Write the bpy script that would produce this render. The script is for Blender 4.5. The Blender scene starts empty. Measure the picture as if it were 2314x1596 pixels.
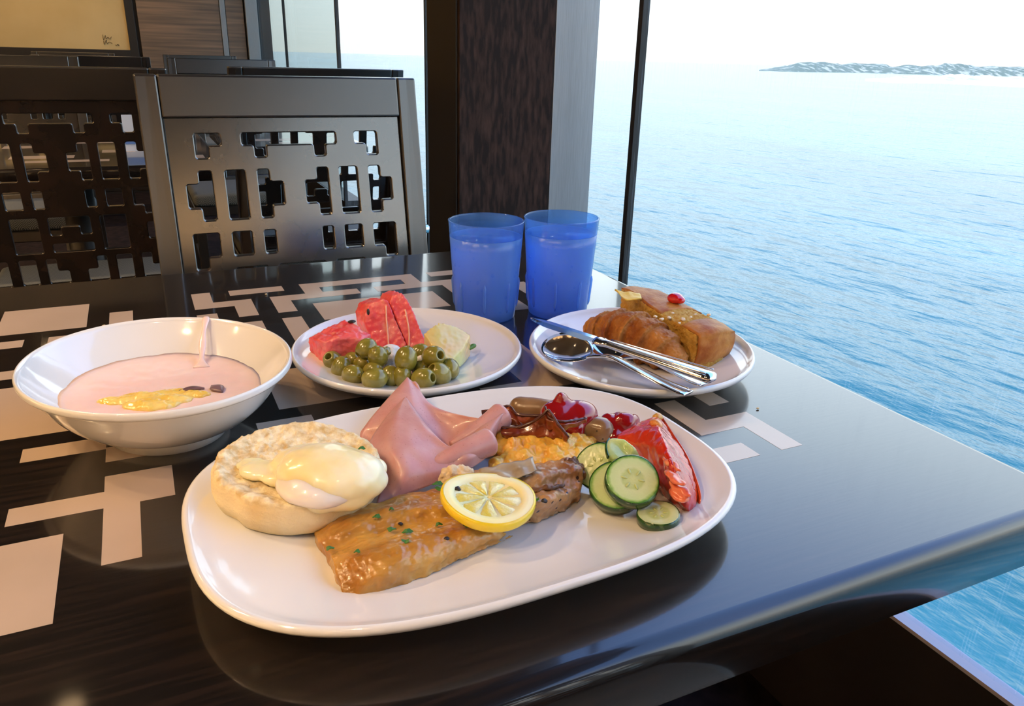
import bpy, bmesh, math, random
from mathutils import Vector, Matrix, noise, Euler
random.seed(7)
sc = bpy.context.scene
C = sc.collection
PI = math.pi
# ------------------------------------------------------------------ camera
F_PX, PITCH, YAW, ROLL = 1740.7, .3663, .4489, .0272
CAM = Vector((0, 0, 1.04))
_fw = Vector((math.sin(YAW)*math.cos(PITCH), math.cos(YAW)*math.cos(PITCH), -math.sin(PITCH)))
_r0 = Vector((math.cos(YAW), -math.sin(YAW), 0)); _u0 = _r0.cross(_fw)
_rt = _r0*math.cos(ROLL) + _u0*math.sin(ROLL); _up = _u0*math.cos(ROLL) - _r0*math.sin(ROLL)
cd = bpy.data.cameras.new('camera'); cam = bpy.data.objects.new('camera', cd); C.objects.link(cam)
cam.matrix_world = Matrix(((_rt.x, _up.x, -_fw.x, CAM.x), (_rt.y, _up.y, -_fw.y, CAM.y), (_rt.z, _up.z, -_fw.z, CAM.z), (0, 0, 0, 1)))
cd.sensor_fit = 'HORIZONTAL'; cd.sensor_width = 36; cd.lens = F_PX*36/2314; cd.clip_start = .02; cd.clip_end = 60000
sc.camera = cam
# ------------------------------------------------------------------ sky and exposure
wd = bpy.data.worlds.new('sky'); sc.world = wd; wd.use_nodes = True
wn, wl = wd.node_tree.nodes, wd.node_tree.links; wn.clear()
_tc = wn.new('ShaderNodeTexCoord'); _sx = wn.new('ShaderNodeSeparateXYZ'); _cr = wn.new('ShaderNodeValToRGB')
_bg = wn.new('ShaderNodeBackground'); _wo = wn.new('ShaderNodeOutputWorld')
wl.new(_tc.outputs['Generated'], _sx.inputs[0]); wl.new(_sx.outputs['Z'], _cr.inputs[0]); wl.new(_cr.outputs[0], _bg.inputs[0]); wl.new(_bg.outputs[0], _wo.inputs[0])
_e = _cr.color_ramp.elements
_e[0].position = 0.0; _e[0].color = (.45, .46, .46, 1)
_e[1].position = 1.0; _e[1].color = (.18, .36, .85, 1)
for pos, col in ((.07, (.50, .53, .55)), (.22, (.90, .96, 1.0)), (.42, (.74, .86, 1.0)), (.65, (.24, .44, 1.0))):
    q = _cr.color_ramp.elements.new(pos); q.color = (*col, 1)
_bg.inputs[1].default_value = 3.0
# sun behind the ship: lights the sea and the far shore, the room itself stays in the shade
_sd = bpy.data.lights.new('sun', 'SUN'); _sd.energy = 2.6; _sd.angle = .01; _sd.color = (1.0, .95, .86)
_so = bpy.data.objects.new('sun', _sd); C.objects.link(_so); _so.rotation_euler = Vector((.62, .42, -.66)).to_track_quat('-Z', 'Y').to_euler()
sc.view_settings.view_transform = 'Standard'; sc.view_settings.look = 'None'
sc.view_settings.gamma = 1; sc.view_settings.use_curve_mapping = False
sc.view_settings.exposure = 0.10
sc.cycles.adaptive_threshold = .02; sc.cycles.max_bounces = 8; sc.cycles.diffuse_bounces = 3; sc.cycles.glossy_bounces = 4; sc.cycles.transparent_max_bounces = 12
LAMP_W = 13.0

# ------------------------------------------------------------------ helpers
def ray(px, py): return _fw*F_PX + _rt*(px-1157) - _up*(py-798)
def at(px, py, z=.75):
    d = ray(px, py); return CAM + d*((z-CAM.z)/d.z)
def aty(px, py, y):
    d = ray(px, py); return CAM + d*((y-CAM.y)/d.y)
def atx(px, py, x):
    d = ray(px, py); return CAM + d*((x-CAM.x)/d.x)

def tag(o, label=None, cat=None, group=None, kind=None):
    if label: o['label'] = label
    if cat: o['category'] = cat
    if group: o['group'] = group
    if kind: o['kind'] = kind
    return o
def thing(name, label, cat, loc=(0, 0, 0), group=None, rot=None):
    o = bpy.data.objects.new(name, None); C.objects.link(o); o.empty_display_size = .02
    o.location = loc
    if rot is not None: o.rotation_euler = rot
    return tag(o, label, cat, group)
def link(name, me, mat, parent=None, smooth=False):
    o = bpy.data.objects.new(name, me); C.objects.link(o)
    if mat is not None:
        me.materials.clear(); me.materials.append(mat)
    if smooth:
        me.polygons.foreach_set('use_smooth', [True]*len(me.polygons))
    if parent is not None: o.parent = parent
    return o
def mesh(name, verts, faces, mat, parent=None, smooth=True, world=True):
    """verts given in world space; stored relative to the (unrotated) parent thing"""
    if parent is not None and world:
        off = Vector(parent.location)
        if parent.parent is not None: off = off + Vector(parent.parent.location)
        verts = [Vector(v)-off for v in verts]
    me = bpy.data.meshes.new(name); me.from_pydata([tuple(v) for v in verts], [], faces); me.update()
    bm = bmesh.new(); bm.from_mesh(me); bmesh.ops.recalc_face_normals(bm, faces=bm.faces); bm.to_mesh(me); bm.free()
    return link(name, me, mat, parent, smooth)
def from_bm(name, bm, mat, parent=None, smooth=False, recalc=True):
    if recalc: bmesh.ops.recalc_face_normals(bm, faces=bm.faces)
    me = bpy.data.meshes.new(name); bm.to_mesh(me); bm.free()
    return link(name, me, mat, parent, smooth)
def bm_box(bm, a, b, M=None):
    vs = [bm.verts.new((x, y, z)) for z in (a[2], b[2]) for y in (a[1], b[1]) for x in (a[0], b[0])]
    if M is not None:
        for v in vs: v.co = M @ v.co
    for f in ((0, 2, 3, 1), (4, 5, 7, 6), (0, 1, 5, 4), (2, 6, 7, 3), (0, 4, 6, 2), (1, 3, 7, 5)): bm.faces.new([vs[i] for i in f])
def bevel(o, w=.002, seg=2):
    m = o.modifiers.new('bevel', 'BEVEL'); m.width = w; m.segments = seg; m.limit_method = 'ANGLE'; m.angle_limit = .6; m.harden_normals = False
    return o
def box(name, a, b, mat, parent=None, bev=0, M=None):
    bm = bmesh.new(); bm_box(bm, a, b, M); o = from_bm(name, bm, mat, parent)
    if bev: bevel(o, bev)
    return o
def bake(o, voxel=None, smooth=0, subdiv=0, disp=(), shade=True):
    """apply remesh / smooth / subdivision, then push vertices along normals with noise (scale, amplitude)"""
    if voxel:
        m = o.modifiers.new('r', 'REMESH'); m.mode = 'VOXEL'; m.voxel_size = voxel
    if subdiv:
        m = o.modifiers.new('s', 'SUBSURF'); m.levels = subdiv; m.render_levels = subdiv
    if smooth:
        m = o.modifiers.new('m', 'SMOOTH'); m.iterations = smooth; m.factor = .5
    dg = bpy.context.evaluated_depsgraph_get(); me = bpy.data.meshes.new_from_object(o.evaluated_get(dg))
    o.modifiers.clear(); mats = list(o.data.materials); o.data = me; me.materials.clear()
    for mt in mats: me.materials.append(mt)
    if disp:
        nr = [v.normal.copy() for v in me.vertices]
        for v, n in zip(me.vertices, nr):
            d = 0
            for s, a in disp: d += a*noise.noise(v.co*s)
            v.co += n*d
    if shade: me.polygons.foreach_set('use_smooth', [True]*len(me.polygons))
    me.update(); return o
def catmull(p0, p1, p2, p3, t):
    return .5*((2*p1)+(p2-p0)*t+(2*p0-5*p1+4*p2-p3)*t*t+(3*p1-p0-3*p2+p3)*t*t*t)
def spline(pts, n):
    pts = [Vector(p) for p in pts]; out = []; k = len(pts)-1
    for i in range(n+1):
        t = i/n*k; j = min(int(t), k-1); u = t-j
        p1, p2 = pts[j], pts[j+1]; p0 = pts[j-1] if j else 2*p1-p2; p3 = pts[j+2] if j+2 <= k else 2*p2-p1
        out.append(catmull(p0, p1, p2, p3, u))
    return out
def patch(ctrl, nu, nv):
    rows = [spline(r, nu) for r in ctrl]
    cols = [spline([r[i] for r in rows], nv) for i in range(nu+1)]
    return [[cols[i][j] for i in range(nu+1)] for j in range(nv+1)]
def sheet(name, ctrl, nu, nv, th, mat, parent=None, drop=None, noise_fn=None, world=True):
    """curved sheet with thickness th (along its normals), or a solid dropped down to height `drop`"""
    g = patch(ctrl, nu, nv); V = []; Fc = []
    N = lambda i, j: j*(nu+1)+i
    nor = []
    for j in range(nv+1):
        for i in range(nu+1):
            du = g[j][min(i+1, nu)]-g[j][max(i-1, 0)]; dv = g[min(j+1, nv)][i]-g[max(j-1, 0)][i]
            n = du.cross(dv)
            n = n.normalized() if n.length > 1e-12 else Vector((0, 0, 1))
            nor.append(n)
    sg = -1 if sum(n.z for n in nor) < 0 else 1
    for j in range(nv+1):
        for i in range(nu+1):
            p = g[j][i].copy()
            if noise_fn: p += nor[N(i, j)]*sg*noise_fn(p, i/nu, j/nv)
            V.append(p)
    base = len(V)
    for k in range(base):
        V.append(Vector((V[k].x, V[k].y, drop)) if drop is not None else V[k]-nor[k]*sg*th)
    for j in range(nv):
        for i in range(nu):
            q = [N(i, j), N(i+1, j), N(i+1, j+1), N(i, j+1)]; Fc.append(q); Fc.append([base+x for x in reversed(q)])
    rim = [N(i, 0) for i in range(nu)]+[N(nu, j) for j in range(nv)]+[N(i, nv) for i in range(nu, 0, -1)]+[N(0, j) for j in range(nv, 0, -1)]
    for a, b in zip(rim, rim[1:]+rim[:1]): Fc.append([b, a, base+a, base+b])
    return mesh(name, V, Fc, mat, parent, True, world)
def sweep(name, path, radii, mat, parent=None, n=16, flat=None, up=Vector((0, 0, 1)), smooth=True, world=True, ripple=None, caps=True):
    """tube along path; radii = list of (half width, half height) or scalars"""
    path = [Vector(p) for p in path]; V = []; Fc = []; m = len(path)
    for i, p in enumerate(path):
        t = (path[min(i+1, m-1)]-path[max(i-1, 0)]).normalized(); s = t.cross(up)
        s = s.normalized() if s.length > 1e-6 else Vector((1, 0, 0)); u = s.cross(t)
        r = radii[i]; a, b = (r, r) if not isinstance(r, (tuple, list)) else r
        for k in range(n):
            th = 2*PI*k/n; f = 1+(ripple(i/(m-1), th) if ripple else 0)
            V.append(p+s*(a*math.cos(th)*f)+u*(b*math.sin(th)*f))
    for i in range(m-1):
        for k in range(n): Fc.append([i*n+k, i*n+(k+1) % n, (i+1)*n+(k+1) % n, (i+1)*n+k])
    if caps: Fc.append(list(range(n))); Fc.append([(m-1)*n+k for k in range(n)])
    return mesh(name, V, Fc, mat, parent, smooth, world)
def lathe(name, prof, outline, mat, parent=None, n=96, closed=True, smooth=True):
    """prof: (scale, z); outline(theta, s) -> (x, y) at scale s"""
    V = []; Fc = []; m = len(prof); idx = []
    for s, z in prof:
        if s <= 1e-6:
            x, y = outline(0, 0); V.append((x, y, z)); idx.append([len(V)-1]*n)
        else:
            st = len(V)
            for k in range(n):
                x, y = outline(2*PI*k/n, s); V.append((x, y, z))
            idx.append(list(range(st, st+n)))
    for i in range(m-1):
        for k in range(n):
            q = [idx[i][k], idx[i][(k+1) % n], idx[i+1][(k+1) % n], idx[i+1][k]]; u = []
            for x in q:
                if x not in u: u.append(x)
            if len(u) > 2: Fc.append(u)
    return mesh(name, V, Fc, mat, parent, smooth)
def ellipse(cx, cy, a, b, ang):
    def f(t, s):
        u, v = a*s*math.cos(t), b*s*math.sin(t); return cx+u*math.cos(ang)-v*math.sin(ang), cy+u*math.sin(ang)+v*math.cos(ang)
    return f
def superell(cx, cy, a, b, ang, n):
    def f(t, s):
        c, d = math.cos(t), math.sin(t); r = (abs(c)**n+abs(d)**n)**(-1/n); u, v = a*s*r*c, b*s*r*d
        return cx+u*math.cos(ang)-v*math.sin(ang), cy+u*math.sin(ang)+v*math.cos(ang)
    return f
def smoothprof(pts, n=6):
    v = spline([Vector((a, b, 0)) for a, b in pts], n*(len(pts)-1)); return [(max(p.x, 0), p.y) for p in v]
def add_ball(bm, c, r, sub=3, M=None):
    """ellipsoid: r = scalar or (rx, ry, rz), optional rotation"""
    rr = (r, r, r) if not isinstance(r, (tuple, list)) else r
    res = bmesh.ops.create_icosphere(bm, subdivisions=sub, radius=1)
    for v in res['verts']:
        p = Vector((v.co.x*rr[0], v.co.y*rr[1], v.co.z*rr[2]))
        if M is not None: p = M @ p
        v.co = p+Vector(c)
def blob(name, balls, mat, parent=None, voxel=.0015, smooth=4, disp=()):
    """union of ellipsoids (world space), remeshed to one skin"""
    off = Vector(parent.location) if parent is not None else Vector()
    bm = bmesh.new()
    for b in balls:
        c, r = b[0], b[1]; M = b[2] if len(b) > 2 else None
        add_ball(bm, Vector(c)-off, r, 3, M)
    o = from_bm(name, bm, mat, parent, recalc=False)
    return bake(o, voxel=voxel, smooth=smooth, disp=disp)
def prism(name, poly, vec, mat, parent=None, voxel=.0016, smooth=2, disp=(), scale_back=1.0):
    """polygon (world points) pushed along vec, remeshed to a softly rounded lump"""
    off = Vector(parent.location) if parent is not None else Vector()
    poly = [Vector(p)-off for p in poly]; c = sum(poly, Vector())/len(poly)
    back = [c+(p-c)*scale_back+Vector(vec) for p in poly]; n = len(poly)
    Fc = [list(range(n)), list(range(n, 2*n))]+[[i, (i+1) % n, n+(i+1) % n, n+i] for i in range(n)]
    o = mesh(name, poly+back, Fc, mat, parent, world=False)
    return bake(o, voxel=voxel, smooth=smooth, disp=disp)
def frame(n, x=(1, 0, 0)):
    """rotation whose local Z is n"""
    n = Vector(n).normalized(); x = Vector(x); x = (x-n*x.dot(n)).normalized(); y = n.cross(x)
    return Matrix((x, y, n)).transposed()

# ------------------------------------------------------------------ materials
def M_(name, col, rough=.5, spec=.5, metal=0, col2=None, vscale=20, vstretch=(1, 1, 1), vlo=.35, vhi=.65, detail=4, bump=None, bstretch=None, coat=0, crough=.1, sss=0, ssr=(.004, .002, .001), ior=1.5, trans=0, coords='Object', extra=None, cior=1.5):
    m = bpy.data.materials.new(name); m.use_nodes = True; nt = m.node_tree; N, L = nt.nodes, nt.links
    b = N['Principled BSDF']; I = b.inputs
    I['Base Color'].default_value = (*col, 1); I['Roughness'].default_value = rough; I['Metallic'].default_value = metal
    I['Specular IOR Level'].default_value = spec; I['IOR'].default_value = ior; I['Coat Weight'].default_value = coat; I['Coat Roughness'].default_value = crough; I['Coat IOR'].default_value = cior
    I['Transmission Weight'].default_value = trans
    if sss:
        I['Subsurface Weight'].default_value = sss; I['Subsurface Radius'].default_value = ssr; I['Subsurface Scale'].default_value = 1.0
    tc = N.new('ShaderNodeTexCoord')
    def mapped(st):
        mp = N.new('ShaderNodeMapping'); mp.inputs['Scale'].default_value = st; L.new(tc.outputs[coords], mp.inputs[0]); return mp.outputs[0]
    if col2 is not None:
        t = N.new('ShaderNodeTexNoise'); t.inputs['Scale'].default_value = vscale; t.inputs['Detail'].default_value = detail; L.new(mapped(vstretch), t.inputs['Vector'])
        r = N.new('ShaderNodeValToRGB'); e = r.color_ramp.elements; e[0].position = vlo; e[1].position = vhi; e[0].color = (*col, 1); e[1].color = (*col2, 1)
        L.new(t.outputs['Fac'], r.inputs[0]); L.new(r.outputs[0], I['Base Color'])
    if bump:
        t = N.new('ShaderNodeTexNoise'); t.inputs['Scale'].default_value = bump[0]; t.inputs['Detail'].default_value = 4; L.new(mapped(bstretch or (1, 1, 1)), t.inputs['Vector'])
        bp = N.new('ShaderNodeBump'); bp.inputs['Strength'].default_value = bump[1]; bp.inputs['Distance'].default_value = bump[2]; L.new(t.outputs['Fac'], bp.inputs['Height']); L.new(bp.outputs[0], I['Normal'])
    if extra: extra(nt, b, tc)
    return m
def add_speck(col, scale, thr, amount=1.0):
    """scattered dark/bright spots (spices, pores) on top of the base colour"""
    def ex(nt, b, tc):
        N, L = nt.nodes, nt.links; v = N.new('ShaderNodeTexVoronoi'); v.inputs['Scale'].default_value = scale; L.new(tc.outputs['Object'], v.inputs['Vector'])
        n = N.new('ShaderNodeTexNoise'); n.inputs['Scale'].default_value = scale*.4; L.new(tc.outputs['Object'], n.inputs['Vector'])
        mu = N.new('ShaderNodeMath'); mu.operation = 'MULTIPLY'; mu.inputs[1].default_value = thr*2; L.new(n.outputs['Fac'], mu.inputs[0])
        lt = N.new('ShaderNodeMath'); lt.operation = 'LESS_THAN'; L.new(v.outputs['Distance'], lt.inputs[0]); L.new(mu.outputs[0], lt.inputs[1])
        am = N.new('ShaderNodeMath'); am.operation = 'MULTIPLY'; am.inputs[1].default_value = amount; L.new(lt.outputs[0], am.inputs[0])
        mx = N.new('ShaderNodeMix'); mx.data_type = 'RGBA'; L.new(am.outputs[0], mx.inputs['Factor'])
        src = b.inputs['Base Color'].links[0].from_socket if b.inputs['Base Color'].links else None
        if src: L.new(src, mx.inputs['A'])
        else: mx.inputs['A'].default_value = b.inputs['Base Color'].default_value
        mx.inputs['B'].default_value = (*col, 1); L.new(mx.outputs['Result'], b.inputs['Base Color'])
    return ex

WOOD = M_('dark_table_wood', (.008, .006, .005), .25, .3, col2=(.024, .014, .010), vscale=12, vstretch=(1, 18, 18), vlo=.45, vhi=.8, detail=8, bump=(26, .06, .001), bstretch=(1, 12, 12), coat=1.0, crough=.07, cior=1.5)
INLAY = M_('beige_inlay', (.46, .35, .26), .30, .5, col2=(.50, .38, .29), vscale=12, coat=.6, crough=.10, cior=1.6)
CHAIRW = M_('black_brown_lacquer', (.010, .008, .006), .35, .4, col2=(.018, .013, .010), vscale=10, vlo=.4, vhi=.75, detail=6, bump=(60, .08, .001), coat=1, crough=.28, cior=1.75)
LATT = M_('brown_glossy_lattice', (.008, .006, .004), .3, .4, col2=(.026, .015, .009), vscale=14, vlo=.4, vhi=.75, detail=6, coat=1, crough=.18, cior=2.0)
PORC = M_('white_melamine', (.78, .775, .77), .12, .5, coat=.6, crough=.04)
STEEL = M_('polished_steel', (.78, .78, .80), .07, .5, 1.0)
BRUSHED = M_('brushed_metal', (.27, .29, .31), .42, .5, .7, col2=(.31, .33, .36), vscale=30, vstretch=(20, 20, .6))
PILLW = M_('pillar_wood', (.018, .011, .009), .6, .15, col2=(.070, .038, .028), vscale=75, vstretch=(1.5, 1.5, .30), vlo=.42, vhi=.72, detail=7, bump=(60, .1, .001), bstretch=(1.5, 1.5, .3))
WALLW = M_('wall_wood_veneer', (.13, .098, .075), .4, .4, col2=(.30, .20, .135), vscale=4, vstretch=(.5, 2, 14), vlo=.35, vhi=.75, detail=7)
DARK = M_('dark_trim', (.012, .010, .010), .5)
BLACK = M_('black_rubber', (.006, .006, .007), .45)
GOLD = M_('gold_picture', (.54, .41, .19), .45, .5, col2=(.60, .47, .24), vscale=3)
FLOORM = M_('dark_carpet', (.010, .007, .007), .95, .1, col2=(.022, .014, .013), vscale=25)
CEILM = M_('dark_ceiling', (.06, .05, .042), .7)
BEIGE = M_('warm_beige_wall', (.58, .48, .34), .8)
SILL = M_('grey_sill', (.42, .41, .50), .5)
INK = M_('brown_ink', (.16, .11, .05), .8)

def fabric():
    def ex(nt, b, tc):
        N, L = nt.nodes, nt.links; sp = N.new('ShaderNodeSeparateXYZ'); L.new(tc.outputs['Object'], sp.inputs[0])
        pp = N.new('ShaderNodeMath'); pp.operation = 'PINGPONG'; pp.inputs[1].default_value = .02; L.new(sp.outputs['X'], pp.inputs[0])
        ad = N.new('ShaderNodeMath'); ad.operation = 'ADD'; L.new(pp.outputs[0], ad.inputs[0])
        a2 = N.new('ShaderNodeMath'); a2.operation = 'ADD'; L.new(sp.outputs['Y'], a2.inputs[0]); L.new(sp.outputs['Z'], a2.inputs[1]); L.new(a2.outputs[0], ad.inputs[1])
        ml = N.new('ShaderNodeMath'); ml.operation = 'MULTIPLY'; ml.inputs[1].default_value = 900; L.new(ad.outputs[0], ml.inputs[0])
        sn = N.new('ShaderNodeMath'); sn.operation = 'SINE'; L.new(ml.outputs[0], sn.inputs[0])
        r = N.new('ShaderNodeValToRGB'); e = r.color_ramp.elements; e[0].color = (.04, .05, .05, 1); e[1].color = (.20, .21, .20, 1); e[0].position = .2; e[1].position = .8
        mr = N.new('ShaderNodeMapRange'); mr.inputs[1].default_value = -1; L.new(sn.outputs[0], mr.inputs[0]); L.new(mr.outputs[0], r.inputs[0]); L.new(r.outputs[0], b.inputs['Base Color'])
    return ex
FABRIC = M_('herringbone_fabric', (.1, .1, .1), .8, .2, extra=fabric())

def glass_mat(name, tint, refl_rough=0.02, dirt=.0):
    m = bpy.data.materials.new(name); m.use_nodes = True; N, L = m.node_tree.nodes, m.node_tree.links; N.clear()
    o = N.new('ShaderNodeOutputMaterial'); mx = N.new('ShaderNodeMixShader'); tr = N.new('ShaderNodeBsdfTransparent'); gl = N.new('ShaderNodeBsdfGlossy'); lw = N.new('ShaderNodeLayerWeight'); pw = N.new('ShaderNodeMath'); fr = N.new('ShaderNodeMath')
    tr.inputs[0].default_value = (*tint, 1); gl.inputs['Roughness'].default_value = refl_rough
    lw.inputs['Blend'].default_value = .5; pw.operation = 'POWER'; pw.inputs[1].default_value = 5; L.new(lw.outputs['Facing'], pw.inputs[0])
    fr.operation = 'MULTIPLY_ADD'; fr.inputs[1].default_value = .5; fr.inputs[2].default_value = .025; L.new(pw.outputs[0], fr.inputs[0])
    L.new(fr.outputs[0], mx.inputs[0]); L.new(tr.outputs[0], mx.inputs[1]); L.new(gl.outputs[0], mx.inputs[2])
    last = mx.outputs[0]
    if dirt:
        tc = N.new('ShaderNodeTexCoord'); mp = N.new('ShaderNodeMapping'); mp.inputs['Scale'].default_value = (1, 120, 4); L.new(tc.outputs['Object'], mp.inputs[0])
        t = N.new('ShaderNodeTexNoise'); t.inputs['Scale'].default_value = 3; t.inputs['Detail'].default_value = 5; L.new(mp.outputs[0], t.inputs['Vector'])
        r = N.new('ShaderNodeMapRange'); r.inputs[1].default_value = .55; r.inputs[2].default_value = .75; r.inputs[3].default_value = 0; r.inputs[4].default_value = dirt; L.new(t.outputs['Fac'], r.inputs[0])
        df = N.new('ShaderNodeBsdfTranslucent'); df.inputs[0].default_value = (.8, .85, .9, 1); m2 = N.new('ShaderNodeMixShader'); L.new(r.outputs[0], m2.inputs[0]); L.new(last, m2.inputs[1]); L.new(df.outputs[0], m2.inputs[2]); last = m2.outputs[0]
    L.new(last, o.inputs[0]); return m
GLASS = glass_mat('window_glass', (.96, .985, .98), dirt=.12)
TGLASS = glass_mat('tinted_window_glass', (.74, .80, .79))
# ================================================================== OUTSIDE
SEA_Z = -20.0
def sea_extra(nt, b, tc):
    N, L = nt.nodes, nt.links
    def nz(scale, st, detail=3, rot=0):
        mp = N.new('ShaderNodeMapping'); mp.inputs['Scale'].default_value = st; mp.inputs['Rotation'].default_value = (0, 0, rot); L.new(tc.outputs['Object'], mp.inputs[0])
        t = N.new('ShaderNodeTexNoise'); t.inputs['Scale'].default_value = scale; t.inputs['Detail'].default_value = detail; L.new(mp.outputs[0], t.inputs['Vector']); return t.outputs['Fac']
    a = nz(.30, (1, .42, 1), 5, .55); c = nz(.06, (1, .4, 1), 3, .7)
    ad = N.new('ShaderNodeMath'); ad.operation = 'MULTIPLY_ADD'; ad.inputs[1].default_value = 2.0; L.new(c, ad.inputs[0]); L.new(a, ad.inputs[2])
    bp = N.new('ShaderNodeBump'); bp.inputs['Strength'].default_value = 1.0; bp.inputs['Distance'].default_value = .8; L.new(ad.outputs[0], bp.inputs['Height']); L.new(bp.outputs[0], b.inputs['Normal'])
    # foam of the wake close to the ship and pale wind streaks further out
    f = nz(.22, (1, .7, 1), 9, .2); r = N.new('ShaderNodeValToRGB'); e = r.color_ramp.elements; e[0].position = .60; e[1].position = .78; e[0].color = (.019, .122, .142, 1); e[1].color = (.55, .66, .66, 1)
    L.new(f, r.inputs[0]); 
    w = nz(.012, (1, .25, 1), 5, .9); r2 = N.new('ShaderNodeValToRGB'); e = r2.color_ramp.elements; e[0].position = .45; e[1].position = .75; e[0].color = (0, 0, 0, 1); e[1].color = (.06, .13, .14, 1); L.new(w, r2.inputs[0])
    mx = N.new('ShaderNodeMix'); mx.data_type = 'RGBA'; mx.blend_type = 'ADD'; mx.inputs['Factor'].default_value = 1
    sp = N.new('ShaderNodeSeparateXYZ'); L.new(tc.outputs['Object'], sp.inputs[0]); mr = N.new('ShaderNodeMapRange'); mr.inputs[1].default_value = 14; mr.inputs[2].default_value = 30; mr.inputs[3].default_value = 1; mr.inputs[4].default_value = 0; L.new(sp.outputs['X'], mr.inputs[0])
    m1 = N.new('ShaderNodeMix'); m1.data_type = 'RGBA'; L.new(mr.outputs[0], m1.inputs['Factor']); m1.inputs['A'].default_value = (.019, .122, .142, 1); L.new(r.outputs[0], m1.inputs['B'])
    L.new(m1.outputs['Result'], mx.inputs['A']); L.new(r2.outputs[0], mx.inputs['B']); L.new(mx.outputs['Result'], b.inputs['Base Color'])
SEA = M_('sea_water', (.022, .15, .18), .22, .5, ior=1.34, extra=sea_extra)
sea = mesh('sea', [(-300, -3000, SEA_Z), (40000, -3000, SEA_Z), (40000, 40000, SEA_Z), (-300, 40000, SEA_Z)], [(0, 1, 2, 3)], SEA, smooth=False)
tag(sea, 'rippled blue sea stretching to the horizon outside the window', 'sea', kind='stuff')
def land(name, label, pxs, near_y, tops, depth, seed, mat):
    V = []; Fc = []; n = 90; m = 10
    for i in range(n+1):
        t = i/n*(len(pxs)-1); j = min(int(t), len(pxs)-2); u = t-j
        px = pxs[j]+(pxs[j+1]-pxs[j])*u; py = near_y[j]+(near_y[j+1]-near_y[j])*u; tp = tops[j]+(tops[j+1]-tops[j])*u
        base = at(px, py, SEA_Z); d = Vector((base.x, base.y, 0)); dist = d.length; dn = d.normalized()
        H = (CAM.z-SEA_Z)*(1+0)*0 + tp
        for k in range(m+1):
            s = k/m; h = H*math.sin(min(s*2.2, 1)*PI/2)*(1-.3*max(0, s-.45))
            h *= (.78+.5*noise.noise(Vector((i*.11+seed, s*3, seed))) + .22*noise.noise(Vector((i*.5, s*9, seed+4))))
            q = base+dn*depth*s; V.append((q.x, q.y, SEA_Z-.3+max(h, 0) if k else SEA_Z-.5))
    for i in range(n):
        for k in range(m): a = i*(m+1)+k; Fc.append((a, a+1, a+m+2, a+m+1))
    return tag(mesh(name, V, Fc, mat), label, 'land')
LAND = M_('wooded_shore', (.17, .20, .15), .9, .2, col2=(.46, .44, .34), vscale=.03, vlo=.50, vhi=.62, detail=5)
LAND2 = M_('sandy_shore', (.85, .80, .72), .9, .2, col2=(.40, .42, .38), vscale=.03, vlo=.55, vhi=.7, detail=6)
land('headland', 'low wooded headland on the far side of the sea', (1715, 1800, 1950, 2100, 2250, 2600, 3200), (161, 162.5, 165, 169, 172, 180, 196), (3, 30, 38, 42, 44, 44, 44), 600, 1.3, LAND)
land('sandy_shore', 'pale sandy shore jutting out in front of the headland', (1955, 2020, 2120, 2200, 2314, 2600, 3200), (184, 188, 189, 192, 198, 208, 230), (.5, 8, 14, 15, 14, 15, 15), 330, 5.1, LAND2)

# ================================================================== ROOM
XW, YF = .90, 6.6          # window plane, far wall
ZS = .310                  # height of the window sill
tag(box('floor', (-5.2, -3.2, -.06), (1.1, YF, 0), FLOORM), kind='structure')
tag(box('ceiling', (-5.2, -3.2, 2.45), (1.1, YF+.1, 2.55), CEILM), kind='structure')
tag(box('wall_left', (-5.3, -3.2, 0), (-5.2, YF, 2.45), BEIGE), kind='structure')
wb = tag(box('wall_back', (-5.2, -3.3, 0), (.9, -3.2, 2.45), BEIGE), kind='structure')
# low wall under the window and its sill
tag(box('wall_right', (XW-.012, -3.2, 0), (XW+.014, 3.84, ZS-.006), DARK), kind='structure')
tag(box('trim_1', (XW-.012, -3.2, ZS-.006), (XW+.014, 3.84, ZS), SILL), kind='structure')
jog = [(XW, 3.84), (.95, 4.055), (.957, 4.055), (XW+.008, 3.84)]
def pris(name, poly, z0, z1, mat):
    n = len(poly); V = [(x, y, z0) for x, y in poly]+[(x, y, z1) for x, y in poly]
    Fc = [list(range(n)), list(range(n, 2*n))]+[[i, (i+1) % n, n+(i+1) % n, n+i] for i in range(n)]
    return mesh(name, V, Fc, mat, smooth=False)
tag(pris('trim_2', jog, 0, 2.45, DARK), kind='structure')
tag(box('wall_bay', (.95, 4.06, 0), (1.05, YF, ZS), DARK), kind='structure')
# panes
def pane(name, x, y0, y1, z0, z1, mat): return tag(box(name, (x+.004, y0, z0), (x+.012, y1, z1), mat), kind='structure')
YM0 = 1.346
win1 = pane('window_1', XW, -3.2, YM0-.006, ZS, 2.45, GLASS)
win2 = pane('window_2', XW, YM0+.006, 2.590, ZS, 2.45, GLASS)
win3 = pane('window_3', XW, 2.598, 3.84, ZS, 2.45, GLASS)
win4 = pane('window_4', .95, 4.07, 5.478, ZS, 2.45, TGLASS)
win5 = pane('window_5', .95, 5.486, YF, ZS, 2.45, TGLASS)
tag(box('trim_3', (XW+.001, YM0-.0072, ZS), (XW+.016, YM0+.0072, 2.45), BLACK), kind='structure')
tag(box('trim_4', (XW, 2.589, ZS), (XW+.016, 2.600, 2.45), BLACK), kind='structure')
tag(box('trim_5', (XW, 3.830, ZS), (XW+.016, 3.846, 2.45), BLACK), kind='structure')
tag(box('trim_6', (.95, 5.477, ZS), (.966, 5.487, 2.45), BLACK), kind='structure')
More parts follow.
